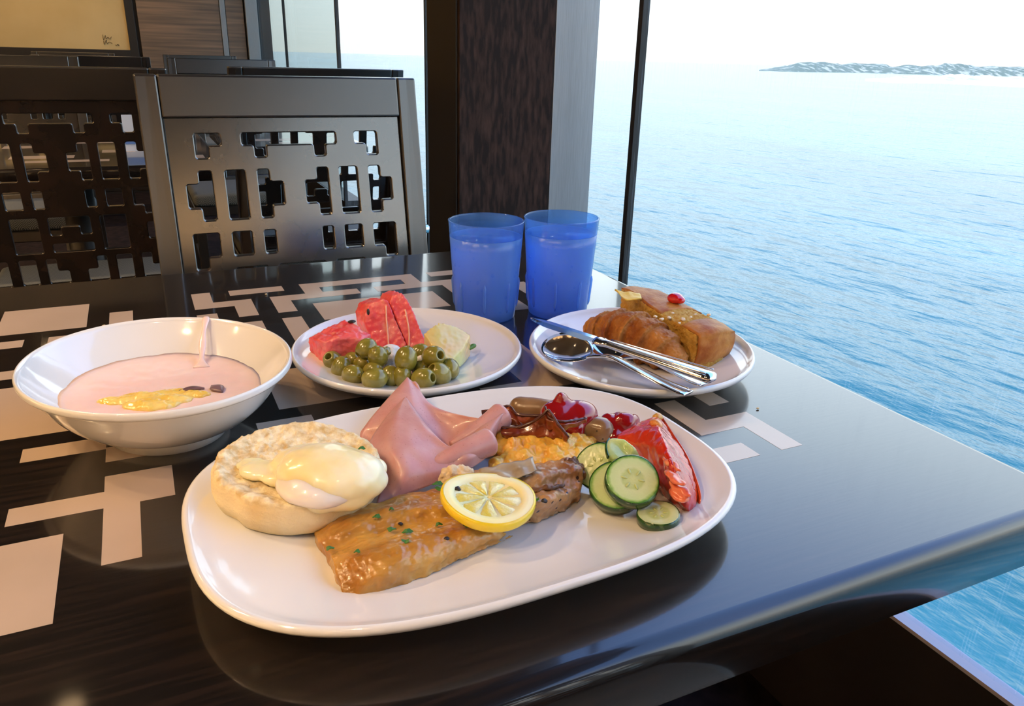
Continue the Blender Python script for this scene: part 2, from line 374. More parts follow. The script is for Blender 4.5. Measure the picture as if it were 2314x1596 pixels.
# round steel clamp that holds the glass joint
cl = atx(966, 517, XW-.02)
gc = thing('glass_clamp', 'round steel clamp holding the window joint behind the lattice chair', 'clamp', cl)
for r_, x0, x1, nm in ((.016, -.012, .002, 'clamp_disc'), (.009, .002, .026, 'clamp_bolt')):
    bm = bmesh.new(); bmesh.ops.create_cone(bm, cap_ends=True, segments=24, radius1=r_, radius2=r_*.92, depth=x1-x0, matrix=Matrix.Translation((((x0+x1)/2), 0, 0)) @ Matrix.Rotation(PI/2, 4, 'Y'))
    bevel(from_bm(nm, bm, STEEL, gc), .002)
# pillar between the panes: wood face towards the table, brushed metal face beside the glass
YP = 1.493
pil = thing('pillar', 'dark wood pillar with a brushed metal strip beside the window', 'pillar', (.72, YP, 0))
box('core', (-.132, .004, 0), (.178, .173, 2.45), DARK, pil)
box('wood_panel', (-.1323, -.002, 0), (.0760, .006, 2.45), PILLW, pil, .001)
box('shaded_side_panel', (-.1365, .0065, 0), (-.1322, .173, 2.45), DARK, pil)  # near-black colour stands in for the shadow on the pillar's left face
box('metal_strip', (.0772, -.001, 0), (.178, .006, 2.45), BRUSHED, pil, .001)
# far wall
tag(box('wall_far', (-5.2, YF, 0), (1.05, YF+.1, 2.45), DARK), kind='structure')
def wallx(px): return aty(px, 60, YF-.03).x
wp = thing('wall_panelling', 'brown streaked wood panelling on the far wall beside the picture', 'wall panel', ((wallx(312)+wallx(556))/2, YF-.03, 0))
ox = wp.location.x
box('panel', (wallx(314)-ox, 0, 0), (wallx(499)-ox, .03, 2.4), WALLW, wp, .002)
box('panel', (wallx(513)-ox, 0, 0), (wallx(553)-ox, .03, 2.4), WALLW, wp, .002)
box('metal_strip', (wallx(500)-ox, -.006, 0), (wallx(512)-ox, .03, 2.4), BRUSHED, wp, .002)
box('corner_post', (wallx(556)-ox, -.03, 0), (.95-ox, .03, 2.4), BRUSHED, wp, .003)
# gold picture in a dark frame
px1 = wallx(287); pz0 = 1.0
pic = thing('framed_picture', 'large plain gold picture in a dark frame on the far wall', 'picture', (px1-.75, YF-.03, pz0))
canvas = box('canvas', (-.75, 0, .02), (.75, .028, 1.3), GOLD, pic)
box('frame_side', (.75, -.02, -.05), (.805, .03, 1.37), DARK, pic, .003)
box('frame_side', (-.805, -.02, -.05), (-.75, .03, 1.37), DARK, pic, .003)
box('frame_side', (-.75, -.02, -.05), (.75, .03, .02), DARK, pic, .003)
box('frame_side', (-.75, -.02, 1.3), (.75, .03, 1.37), DARK, pic, .003)
sg = []
for strokes in (((232, 78), (234, 90), (238, 80), (240, 88), (244, 84), (248, 88), (252, 83)), ((234, 92), (236, 100), (240, 90), (242, 98), (247, 95), (254, 98)), ((261, 101), (264, 103), (266, 100), (270, 103))):
    P = [aty(x, y, YF-.033) for x, y in strokes]
    sweep('signature', spline(P, 30), [.0016]*31, INK, canvas, n=5)

# ================================================================== TABLES
GX, GY = .193, .695
def gx(n): return GX+.0223*n
def gy(n): return GY+.0223*((n+13)*27.45/27-13.05)
TX0, TX1, TY0, TY1, TH = -.212, .597, .2575, 1.1345, .046
def tabletop(name, x0, x1, y0, y1, parent):
    bm = bmesh.new(); o = parent.location; prof = []; R = .011; 
    pts = []
    for k in range(9):           # bullnose: quarter turn at top, slight turn below
        a = k/8*PI/2; pts.append((-(R-R*math.sin(a)), -(R-R*math.cos(a))))
    pts = [(-R*(1-math.sin(k/8*PI/2)), -R*(1-math.cos(k/8*PI/2))) for k in range(9)]+[(0, -.041), (-.004, -TH)]
    def corner(ins):             # rounded rectangle outline
        out = []; rr = .022+ins
        for cx_, cy_, a0 in ((x1-.022, y1-.022, 0), (x0+.022, y1-.022, PI/2), (x0+.022, y0+.022, PI), (x1-.022, y0+.022, 1.5*PI)):
            for k in range(7):
                a = a0+k/6*PI/2; out.append((cx_+rr*math.cos(a), cy_+rr*math.sin(a)))
        return out
    rings = []
    for ins, dz in pts: rings.append([bm.verts.new((x-o.x, y-o.y, .75+dz)) for x, y in corner(ins)])
    n = len(rings[0])
    for a, b in zip(rings, rings[1:]):
        for k in range(n): bm.faces.new((a[k], a[(k+1) % n], b[(k+1) % n], b[k]))
    bm.faces.new(rings[0]); bm.faces.new(list(reversed(rings[-1])))
    t = from_bm('tabletop', bm, WOOD, parent, True)
    for f in t.data.polygons:
        if len(f.vertices) > 4: f.use_smooth = False
    return t
def legs(t, x0, x1, y0, y1):
    o = t.location; cx_, cy_ = (x0+x1)/2-o.x, (y0+y1)/2-o.y
    for nm, r1, r2, z0, z1 in (('pedestal', .045, .045, .03, .70), ('base_plate', .26, .24, 0, .03), ('mounting_plate', .16, .16, .70, .704)):
        bm = bmesh.new(); bmesh.ops.create_cone(bm, cap_ends=True, segments=32, radius1=r1, radius2=r2, depth=z1-z0, matrix=Matrix.Translation((cx_, cy_, (z0+z1)/2))); from_bm(nm, bm, BLACK, t, True)
def inlay(t, poly, fx=gx, fy=gy):
    o = t.location; P = [(fx(a), fy(b)) for a, b in poly]
    bm = bmesh.new(); top = [bm.verts.new((x-o.x, y-o.y, .75015)) for x, y in P]; bot = [bm.verts.new((x-o.x, y-o.y, .7485)) for x, y in P]
    bm.faces.new(top); n = len(P)
    for i in range(n): bm.faces.new((top[i], top[(i+1) % n], bot[(i+1) % n], bot[i]))
    bmesh.ops.triangulate(bm, faces=[f for f in bm.faces if len(f.verts) > 4])
    return from_bm('inlay', bm, INLAY, t)
def rc(a, b, c, d): return [(a, c), (b, c), (b, d), (a, d)]
tb = thing('dining_table', 'dark wooden table with beige geometric inlay, laid for breakfast', 'table', ((TX0+TX1)/2, (TY0+TY1)/2, 0))
tabletop('tabletop', TX0, TX1, TY0, TY1, tb); legs(tb, TX0, TX1, TY0, TY1)
for poly in (rc(-16, -12.1, 10, 14), rc(-11.1, -10, 8, 12), rc(-17, -14.65, 8, 9), rc(-13.65, -11, 8, 9), rc(-17, -14.62, 4, 5), rc(-17, -11, -2, 3),
             rc(-13.57, -11, -4, -3), rc(-11, -9, -5, -3.9), [(-7, 14), (-6, 14), (-6, 12), (-4, 12), (-4, 9), (-5, 9), (-5, 11), (-7, 11)], rc(-7, -6, 7, 10), rc(-5, -2, 13, 14),
             [(-3, 12), (-1, 12), (-1, 14), (6, 14), (6, 12), (8, 12), (8, 9), (7, 9), (7, 11), (3, 11), (3, 12), (5, 12), (5, 13), (0, 13), (0, 12), (2, 12), (2, 11), (-2, 11), (-2, 9), (-3, 9)],
             rc(-1, 6, 7, 10), rc(-3, -2, 4, 8), rc(-6, -4, 5, 8), rc(7, 9, 13, 14), [(9, 10), (12, 10), (12, 6), (11, 6), (11, 9), (9, 9)], rc(9, 10, 5, 8), rc(-5, -1, -3, 1), rc(-6, -3.95, -6, -3.9),
             [(3, -4), (5, -4), (5, 3), (7, 3), (7, -5), (3, -5)], [(9, -8), (10, -8), (10, -10), (12, -10), (12, -13), (11, -13), (11, -11), (9, -11)], rc(11, 12, -9, -5), rc(7, 10, -13, -12),
             rc(-17, -12, -13, -9), [(-13.55, -7), (-11, -7), (-11, -6), (-9, -6), (-9, -8), (-10, -8), (-10, -11), (-11, -11), (-11, -8), (-13.55, -8)], rc(2, 4, -2, 1), rc(9, 11, -4, -1)):
    inlay(tb, poly)
def table_far(label, x0, y0, w=.80, d=.86):
    t = thing('dining_table', label, 'table', (x0+w/2, y0+d/2, 0)); tabletop('tabletop', x0, x0+w, y0, y0+d, t); legs(t, x0, x0+w, y0, y0+d)
    cx_, cy_ = x0+w/2, y0+d/2; fx = lambda n: cx_+.0223*n; fy = lambda n: cy_+.0223*n
    for poly in (rc(-16, -12, 10, 14), rc(12, 16, 10, 14), rc(-16, -12, -14, -10), rc(12, 16, -14, -10), rc(-1, 6, 7, 10), rc(-6, 1, -10, -7), rc(-15, -11, -2, 3), rc(11, 15, -3, 2), rc(-8, -4, 2, 5), rc(4, 8, -5, -2),
                 [(-7, 14), (-6, 14), (-6, 12), (-4, 12), (-4, 9), (-5, 9), (-5, 11), (-7, 11)], [(9, -8), (10, -8), (10, -10), (12, -10), (12, -13), (11, -13), (11, -11), (9, -11)], rc(-4, 5, -14, -12), rc(0, 8, 12, 14)):
        if max(abs(a) for a, b in poly)*.0223 < w/2-.01: inlay(t, poly, fx, fy)
    return t
table_far('second inlaid table seen through the dark chair at the left', -.585, 2.28)
table_far('narrow inlaid table by the window behind the back to back chairs', .27, 2.66, .45, .80)

# ================================================================== CHAIRS
def half(l): return l
OPEN_L = [  # openings of the left half of the lattice: (u0, u1, z0, z1); mirrored to the right
    (-.156, -.114, .888, .908), (-.156, -.135, .868, .888), (-.081, 0, .888, .908), (-.061, -.041, .868, .888),
    (-.156, -.135, .767, .848), (-.177, -.156, .788, .827), (-.114, -.081, .767, .848), (-.061, -.041, .767, .848), (-.041, -.019, .788, .827),
    (-.177, -.135, .706, .746), (-.177, -.156, .686, .706), (-.114, -.081, .706, .746), (-.061, -.041, .706, .746),
    (-.177, -.156, .625, .665), (-.114, -.061, .605, .686), (-.041, 0, .665, .686), (-.041, -.019, .645, .665), (-.041, 0, .605, .625),
    (-.156, -.135, .53, .59), (-.177, -.156, .53, .56), (-.114, -.081, .53, .59), (-.061, -.041, .53, .59), (-.041, -.019, .53, .56)]
OPENS = []
for a, b, c, d in OPEN_L:
    OPENS.append((a, b, c, d)); OPENS.append((-b, -a, c, d))
def lattice_mesh():
    U = sorted({round(v, 4) for o in OPENS for v in o[:2]} | {-.1995, .1995}); Z = sorted({round(v, 4) for o in OPENS for v in o[2:]} | {.49, .934})
    bm = bmesh.new(); vt = {}
    def V(i, j, k):
        if (i, j, k) not in vt: vt[(i, j, k)] = bm.verts.new((U[i], k*.014, Z[j]))
        return vt[(i, j, k)]
    def solid(i, j):
        if i < 0 or j < 0 or i >= len(U)-1 or j >= len(Z)-1: return False
        u, z = (U[i]+U[i+1])/2, (Z[j]+Z[j+1])/2
        return not any(a < u < b and c < z < d for a, b, c, d in OPENS)
    for i in range(len(U)-1):
        for j in range(len(Z)-1):
            if not solid(i, j): continue
            bm.faces.new((V(i, j, 0), V(i+1, j, 0), V(i+1, j+1, 0), V(i, j+1, 0))); bm.faces.new((V(i, j, 1), V(i, j+1, 1), V(i+1, j+1, 1), V(i+1, j, 1)))
            if not solid(i-1, j): bm.faces.new((V(i, j, 0), V(i, j+1, 0), V(i, j+1, 1), V(i, j, 1)))
            if not solid(i+1, j): bm.faces.new((V(i+1, j, 0), V(i+1, j, 1), V(i+1, j+1, 1), V(i+1, j+1, 0)))
            if not solid(i, j-1): bm.faces.new((V(i, j, 0), V(i, j, 1), V(i+1, j, 1), V(i+1, j, 0)))
            if not solid(i, j+1): bm.faces.new((V(i, j+1, 0), V(i+1, j+1, 0), V(i+1, j+1, 1), V(i, j+1, 1)))
    bmesh.ops.recalc_face_normals(bm, faces=bm.faces)
    ed = [e for e in bm.edges if abs(e.verts[0].co.y-e.verts[1].co.y) > .01 and e.calc_face_angle(0) > 1 and abs(e.verts[0].co.x) < .195]
    bmesh.ops.bevel(bm, geom=ed, offset=.0045, segments=3, affect='EDGES', profile=.5, clamp_overlap=True)
    return bm
LEAN = .2
def shear(o):
    for v in o.data.vertices: v.co.y += (v.co.z-.70)*LEAN
    return o
def make_chair(name, label, loc, rz, group=None):
    """local frame: sitter looks towards -Y; the front face of the backrest lies at y=0 for z=.70"""
    t = thing(name, label, 'chair', loc, group, (0, 0, rz))
    for s in (-1, 1):
        a, b = (.2005, .2345) if s > 0 else (-.2345, -.2005)
        bm = bmesh.new(); bm_box(bm, (a, -.006, .0), (b, .034, 1.0)); bmesh.ops.subdivide_edges(bm, edges=bm.edges, cuts=1)
        o = from_bm('post', bm, CHAIRW, t)
        for v in o.data.vertices: v.co.y += (v.co.z-.70)*LEAN if v.co.z > .45 else (.45-.70)*LEAN+(.45-v.co.z)*.12
        bevel(o, .003)
    o = box('top_rail', (-.2, -.005, .934), (.2, .034, 1.0), CHAIRW, t); shear(o); bevel(o, .003)
    o = from_bm('lattice_panel', lattice_mesh(), LATT, t); 
    for v in o.data.vertices: v.co.y += .004
    shear(o); bevel(o, .0018, 2)
    o = box('bottom_rail', (-.2, -.002, .455), (.2, .03, .49), CHAIRW, t); shear(o); bevel(o, .003)
    o = box('seat_frame', (-.225, -.47, .385), (.225, -.04, .425), CHAIRW, t, .004)
    bm = bmesh.new(); bm_box(bm, (-.222, -.468, .425), (.222, -.05, .475)); o = from_bm('seat_cushion', bm, FABRIC, t); bevel(o, .018, 4)
    for s in (-1, 1):
        box('leg', (s*.205-.019, -.465, 0), (s*.205+.019, -.425, .385), CHAIRW, t, .003)
        box('stretcher', (s*.205-.010, -.425, .15), (s*.205+.010, -.02, .175), CHAIRW, t, .002)
    return t
def copy_thing(src, label, loc, rz):
    r = src.copy(); C.objects.link(r); r.location = loc; r.rotation_euler = (0, 0, rz); r['label'] = label
    for ch in src.children:
        c = ch.copy(); C.objects.link(c); c.parent = r
    return r
CH = make_chair('lattice_chair', 'lattice back chair facing the camera across the breakfast table', (.243, 1.38, 0), 0, 'lattice back chairs')
copy_thing(CH, 'black looking lattice chair with its back turned, cut off at the left edge', (-.158, 1.964, 0), PI)
copy_thing(CH, 'lattice chair behind the front one, only its dark top rail showing', (.473, 2.314, 0), PI)
copy_thing(CH, 'grey looking lattice chair facing the camera, right of the wood panelling strip', (.405, 3.92, 0), 0)
copy_thing(CH, 'lattice chair facing the camera behind the dark left chair', (-.40, 3.62, 0), 0)
copy_thing(CH, 'lattice chair with black back, peeking out right behind the second left row', (-.13, 4.16, 0), PI)
copy_thing(CH, 'farthest lattice chair on the right, thin top rail below the wood panels', (.47, 5.96, 0), 0)
copy_thing(CH, 'chair pushed under the near table edge, only its seat corner showing below', (.215, -.075, 0), PI)
copy_thing(CH, 'farthest lattice chair on the left, thin top rail below the gold picture', (-.29, 5.9, 0), 0)
# pale blue menu card standing on the second table
mc = aty(303, 262, 2.62)
CARD = M_('card', (.62, .70, .80), .5); CARDB = M_('card_blue', (.10, .22, .55), .5)
m_ = thing('menu_card', 'pale blue folded card standing on the second inlaid table', 'card', (mc.x, 2.62, .75))
Mt = Matrix.Rotation(-.22, 4, 'X')
box('card_front', (-.035, 0, 0), (.035, .0015, .105), CARD, m_, M=Mt)
box('card_back', (-.035, .05, 0), (.035, .0515, .105), CARD, m_, M=Matrix.Translation((0, .0, 0)) @ Matrix.Translation((0, .05, 0)) @ Matrix.Rotation(.24, 4, 'X') @ Matrix.Translation((0, -.05, 0)))
box('printed_band', (-.034, -.0012, .02), (.034, -.0002, .045), CARDB, m_, M=Mt)
# ================================================================== CEILING LAMPS
RING = M_('lamp_ring', (.35, .33, .30), .3, .5, .8)
def lamp(x, y, w=1.0, spread=120):
    t = thing('ceiling_downlight', 'small warm downlight in the dark ceiling, some reflected, some added fill', 'lamp', (x, y, 2.45), 'warm ceiling downlights')
    bm = bmesh.new(); bmesh.ops.create_cone(bm, cap_ends=False, segments=24, radius1=.055, radius2=.045, depth=.02, matrix=Matrix.Translation((0, 0, -.01)))
    o = from_bm('ring', bm, RING, t, True); s = o.modifiers.new('s', 'SOLIDIFY'); s.thickness = .006
    ld = bpy.data.lights.new('lamp_light', 'AREA'); ld.shape = 'DISK'; ld.size = .085; ld.energy = LAMP_W*w; ld.color = (1.0, .66, .35); ld.spread = math.radians(spread)
    lo = bpy.data.objects.new('lamp_light', ld); C.objects.link(lo); lo.parent = t; lo.location = (0, 0, -.004)
for x in (-3.4, -2.2, -1.2):
    for y in (-1.5, -.1, 1.2, 2.6, 4.2): lamp(x, y)
lamp(-.13, 5.9, .5); lamp(-.74, 5.9, .5); lamp(-.43, 2.3, .012)
for x in (-4.2, -3.2, -2.2, -1.2, -.2, .5): lamp(x, -2.8, 3.4, 90)     # unseen washers added to brighten the back wall mirrored in the chairs
for y in (-1.6, 0, 1.6, 3.2): lamp(-4.8, y, 9, 90)  # unseen washers added so the left wall throws warm fill on the plates
lamp(-.9, .2, .5); lamp(-.9, 1.2, .5); lamp(-.35, -.5, .3)  # unseen lamps added near the table as warm fill from the upper left
# ================================================================== CROCKERY
def plate(name, label, outline, rim, prof=None, floor=.7575, cat='plate', deep=.62):
    c = outline(0, 0); t = thing(name, label, cat, (c[0], c[1], .75))
    inner = smoothprof([(0, floor), (.35, floor), (deep-.10, floor+.0006), (deep+.06, floor+.0045), (.90, rim-.0058), (.965, rim-.0012)], 6)
    lip = smoothprof([(.965, rim-.0012), (.983, rim), (.997, rim-.0012), (1.0, rim-.0035), (.988, rim-.0062)], 4)
    outer = smoothprof([(.988, rim-.0062), (.90, rim-.0125), (.78, .7555), (.66, .7515), (.64, .7501)], 5)
    lathe('plate_body', inner+lip[1:]+outer[1:]+[(.60, .7501), (.58, .7525), (0, .7525)], outline, PORC, t, 128)
    return t
PLAT = superell(.1758, .4254, .1812, .1294, .0253, 2.84)
platter = plate('platter', 'large white oval platter with rounded corners holding the cooked breakfast', PLAT, .775, deep=.68)
FRU = ellipse(.2159, .6840, .1162, .1115, 1.3447)
fplate = plate('plate', 'round white plate with watermelon, melon and olives', FRU, .775)
PAS = ellipse(.4327, .6014, .1200, .1118, .9562)
pplate = plate('plate', 'round white plate with the croissant, cake and cutlery', PAS, .775)
BOW = ellipse(-.0066, .6275, .1088, .0974, 2.0)
bowl = thing('bowl', 'deep white bowl with a flared rim, half full of pink yogurt', 'bowl', (-.0066, .6275, .75))
pr = smoothprof([(0, .764), (.40, .7655), (.56, .772), (.72, .7845), (.86, .7975), (.945, .8075), (.965, .8105)], 6)
pr += smoothprof([(.965, .8105), (.985, .812), (.999, .8108), (1.0, .8075), (.985, .8055)], 4)[1:]
pr += smoothprof([(.985, .8055), (.945, .8035), (.925, .8005), (.80, .781), (.64, .7665), (.50, .760), (.465, .7585)], 5)[1:]
lathe('bowl_body', pr+[(.455, .757), (.45, .7501), (.41, .7501), (.40, .756), (0, .756)], BOW, PORC, bowl, 128)
# --- yogurt
YOG = M_('pink_yogurt', (.86, .60, .56), .25, .5, col2=(.88, .66, .62), vscale=25, sss=.25, ssr=(.01, .006, .004), coat=.3)
yo = thing('yogurt', 'pink yogurt filling the white bowl', 'yogurt', (-.0066, .6275, .766))
yv = []; yf = []; n_, m_r = 96, 26
for j in range(m_r+1):
    s = .745*(1-j/m_r)
    for k in range(n_):
        x, y = BOW(2*PI*k/n_, s); e = max(0, (s/.745-.94)/.06)
        z = .7855+.0007*noise.noise(Vector((x*40, y*40, 0)))+.0005*noise.noise(Vector((x*110, y*110, 3)))+.0012*e*e
        yv.append((x, y, z))
for j in range(m_r):
    for k in range(n_): yf.append((j*n_+k, j*n_+(k+1) % n_, (j+1)*n_+(k+1) % n_, (j+1)*n_+k))
b0 = len(yv)
for k in range(n_): x, y = BOW(2*PI*k/n_, .60); yv.append((x, y, .775))
for k in range(n_): yf.append((k, b0+k, b0+(k+1) % n_, (k+1) % n_))
mesh('yogurt_surface', yv, yf, YOG, yo)
# drip running down the inner wall from the rim
dp = [at(466, 717, .8135), at(463, 732, .8095), at(459, 762, .8015), at(457, 790, .794), at(456, 815, .7885), at(455, 830, .786)]
sweep('drip', spline(dp, 30), [(.0026+.0006*math.sin(i*.5)+(.004*max(0, (i-22)/8)**2), .0014) for i in range(31)], YOG, yo, n=12)
PEACH = M_('peach_flesh', (.80, .50, .07), .22, .5, col2=(.88, .66, .22), vscale=70, bump=(140, .35, .002), sss=.3, ssr=(.01, .005, .002), coat=.4)
pc = at(350, 913, .786)
pch = thing('peach_piece', 'yellow peach piece sunk in the pink yogurt', 'fruit', pc)
blob('flesh', [(at(340, 917, .7855), (.021, .010, .0045), Matrix.Rotation(-.35, 3, 'Z')), (at(385, 905, .7855), (.017, .008, .004), Matrix.Rotation(-.3, 3, 'Z')), (at(270, 908, .7852), (.017, .007, .0035), Matrix.Rotation(-.35, 3, 'Z')), (at(440, 893, .7855), (.012, .006, .0035), Matrix.Rotation(-.3, 3, 'Z')), (at(320, 900, .7855), (.018, .008, .004), Matrix.Rotation(-.3, 3, 'Z')), (at(390, 888, .785), (.017, .007, .0022), Matrix.Rotation(-.3, 3, 'Z'))], PEACH, pch, .0009, 3, ((160, .0010), (420, .0006)))
PRUNE = M_('dark_fruit_skin', (.10, .05, .06), .3, .5, col2=(.20, .12, .13), vscale=60)
for a, b, r_, lb in (((405, 884), (462, 878), .0016, 'thin dark fruit strip lying in the yogurt behind the peach'), ((478, 874), (502, 886), .0026, 'short curled dark fruit bit at the right of the peach')):
    A, B = at(*a, .7865), at(*b, .7865); o = thing('fruit_strip', lb, 'fruit', A)
    P = spline([A, (A+B)/2+Vector((0, .002, .0008)), B], 14)
    sweep('skin', P, [(r_*2.2*math.sin(PI*(i+.4)/15), r_*.55) for i in range(15)], PRUNE, o, n=10)

# ================================================================== TUMBLERS
def cup_mat(name, frost):
    m = bpy.data.materials.new(name); m.use_nodes = True; N, L = m.node_tree.nodes, m.node_tree.links; N.clear()
    o = N.new('ShaderNodeOutputMaterial'); tr = N.new('ShaderNodeBsdfTransparent'); tl = N.new('ShaderNodeBsdfTranslucent'); df = N.new('ShaderNodeBsdfDiffuse'); gl = N.new('ShaderNodeBsdfGlossy'); fr = N.new('ShaderNodeMath'); lw = N.new('ShaderNodeLayerWeight'); pw = N.new('ShaderNodeMath')
    lw.inputs['Blend'].default_value = .5; pw.operation = 'POWER'; pw.inputs[1].default_value = 4; fr.operation = 'MULTIPLY_ADD'; fr.inputs[1].default_value = .55; fr.inputs[2].default_value = .04
    L.new(lw.outputs['Facing'], pw.inputs[0]); L.new(pw.outputs[0], fr.inputs[0])
    tr.inputs[0].default_value = (.50, .72, .98, 1); tl.inputs[0].default_value = (.36, .62, 1.0, 1); df.inputs[0].default_value = (.32, .56, .98, 1); gl.inputs['Roughness'].default_value = .12
    a = N.new('ShaderNodeMixShader'); a.inputs[0].default_value = .28; L.new(tl.outputs[0], a.inputs[1]); L.new(df.outputs[0], a.inputs[2])
    b = N.new('ShaderNodeMixShader'); b.inputs[0].default_value = frost; L.new(tr.outputs[0], b.inputs[1]); L.new(a.outputs[0], b.inputs[2])
    c = N.new('ShaderNodeMixShader'); L.new(fr.outputs[0], c.inputs[0]); L.new(b.outputs[0], c.inputs[1]); L.new(gl.outputs[0], c.inputs[2]); L.new(c.outputs[0], o.inputs[0])
    tc = N.new('ShaderNodeTexCoord'); t = N.new('ShaderNodeTexNoise'); t.inputs['Scale'].default_value = 420; L.new(tc.outputs['Object'], t.inputs['Vector'])
    bp = N.new('ShaderNodeBump'); bp.inputs['Strength'].default_value = .35 if frost > .3 else .05; bp.inputs['Distance'].default_value = .001; L.new(t.outputs['Fac'], bp.inputs['Height'])
    for x in (gl, df): L.new(bp.outputs[0], x.inputs['Normal'])
    L.new(bp.outputs[0], lw.inputs['Normal'])
    return m
CUPM = cup_mat('blue_frosted_plastic', .70); CUPR = cup_mat('blue_clear_plastic', .22)
DROP = glass_mat('water_drop', (.85, .92, 1.0))
WATER = glass_mat('drinking_water', (.80, .90, 1.0))
def tumbler(label, x, y, H, rt_, rb_, rot, seed):
    t = thing('tumbler', label, 'cup', (x, y, .75), 'blue plastic tumblers'); t['label'] = label
    circ = lambda th, s: (x+s*math.cos(th+rot), y+s*math.sin(th+rot))
    R = lambda h: rb_+(rt_-rb_)*(h/H)**.92
    th_ = .0022; zb = .75; hb = H*.84
    prof = [(0, zb+.004), (rb_-.008, zb+.004), (rb_-.006, zb+.0002), (rb_-.0015, zb+.0002), (rb_, zb+.002)]+[(R(hb*k/8), zb+hb*k/8) for k in range(1, 9)]
    inn = [(R(hb*k/8)-th_, zb+hb*k/8) for k in range(8, 0, -1)]+[(rb_-th_, zb+.007), (0, zb+.007)]
    body = lathe('cup_body', prof+inn, circ, CUPM, t, 64)
    up_ = [(R(h), zb+h) for h in (hb+.0002, (hb+H)/2, H-.002)]+[(rt_+.0006, zb+H-.0008), (rt_-.0008, zb+H), (rt_-.0020, zb+H-.0008)]+[(R(h)-.0018, zb+h) for h in (H-.002, (hb+H)/2, hb+.0002)]
    lathe('cup_rim', up_+[up_[0]], circ, CUPR, t, 64)
    for k in range(8):                       # moulded grooves near the foot
        a = rot+k*PI/4; P = []
        for j in range(9):
            h = .012+j/8*.036; r = R(h)+.0003; P.append((x+r*math.cos(a), y+r*math.sin(a), zb+h))
        sweep('rib', P, [.0004]+[.0017]*7+[.0004], CUPM, body, n=10)
    rnd = random.Random(seed); bm = bmesh.new()
    for k in range(70):
        a = rnd.uniform(0, 2*PI); h = H*rnd.uniform(.12, .93); r = R(h); s = rnd.choice((.0006, .0008, .0010, .0014, .0018))
        M = Matrix.Rotation(a, 3, 'Z'); add_ball(bm, (r*math.cos(a), r*math.sin(a), h), (s*.6, s, s*rnd.uniform(1, 1.6)), 2, M)
    d = from_bm('water_droplets', bm, DROP, body, True); d['kind'] = 'stuff'
    w = thing('water', 'clear water filling the '+('left' if seed == 1 else 'right')+' blue tumbler', 'water', (x, y, zb+.0075))
    lathe('water_body', [(0, zb+.0078), (R(.0078)-th_-.0004, zb+.0078)]+[(R(H*.835*k/6)-th_-.0004, zb+H*.835*k/6) for k in range(1, 7)]+[(0, zb+H*.835)], circ, WATER, w, 48)
    return t
tumbler('left blue frosted tumbler of water, behind the fruit plate', .352, .808, .1155, .0436, .0352, .35, 1)
tumbler('right blue frosted tumbler of water, behind the pastry plate', .440, .789, .1175, .0440, .0355, .20, 2)

# ================================================================== FRUIT PLATE
def fruit_extra(line, amount=.5):
    def ex(nt, b, tc):
        N, L = nt.nodes, nt.links; mp = N.new('ShaderNodeMapping'); mp.inputs['Scale'].default_value = (140, 140, 22); mp.inputs['Rotation'].default_value = (.2, .3, 0); L.new(tc.outputs['Object'], mp.inputs[0])
        t = N.new('ShaderNodeTexNoise'); t.inputs['Scale'].default_value = 1; t.inputs['Detail'].default_value = 5; L.new(mp.outputs[0], t.inputs['Vector'])
        mr = N.new('ShaderNodeMapRange'); mr.inputs[1].default_value = .52; mr.inputs[2].default_value = .72; mr.inputs[4].default_value = amount; L.new(t.outputs['Fac'], mr.inputs[0])
        mx = N.new('ShaderNodeMix'); mx.data_type = 'RGBA'; L.new(mr.outputs[0], mx.inputs['Factor']); src = b.inputs['Base Color'].links[0].from_socket; L.new(src, mx.inputs['A']); mx.inputs['B'].default_value = (*line, 1); L.new(mx.outputs['Result'], b.inputs['Base Color'])
    return ex
WM = M_('watermelon_flesh', (.72, .060, .078), .30, .5, col2=(.82, .15, .15), vscale=40, bump=(260, .5, .0015), sss=.35, ssr=(.012, .004, .003), coat=.3, extra=fruit_extra((.86, .34, .24), .55))
SEEDM = M_('melon_seed', (.02, .012, .01), .35)
VEIN = M_('melon_vein', (.86, .42, .28), .4)
# left wedge lying down
P = [at(694, 812, .7585), at(696, 764, .781), at(735, 741, .790), at(778, 723, .797), at(800, 728, .798), at(834, 752, .792), at(842, 790, .776), at(800, 815, .768), at(745, 828, .7595)]
wm = thing('watermelon_wedge', 'broad watermelon wedge lying at the left of the fruit plate', 'fruit', P[0])
flo = [Vector((p.x, p.y, .7585)) for p in P]
A = [at(694, 806, .7590), at(697, 763, .782), at(736, 745, .7905), at(777, 728, .795)]
top = [[at(697, 763, .782), at(736, 742, .788), at(779, 723, .794)], [at(735, 772, .7855), at(775, 757, .790), at(812, 737, .793)], [at(775, 775, .783), at(812, 768, .786), at(838, 757, .786)]]
o = sheet('flesh', top, 20, 20, .01, WM, wm, drop=.7585)
for v in o.data.vertices:      # widen the foot so that it stands on the plate
    pass
bake(o, voxel=.0012, smooth=3, disp=((90, .0018), (260, .0010), (600, .0005)))
sd = thing('watermelon_seed', 'black watermelon seed on top of the lying wedge', 'seed', at(795, 727, .795)); blob('seed', [(at(795, 727, .7955), (.0042, .0022, .0016))], SEEDM, sd, .0005, 1)
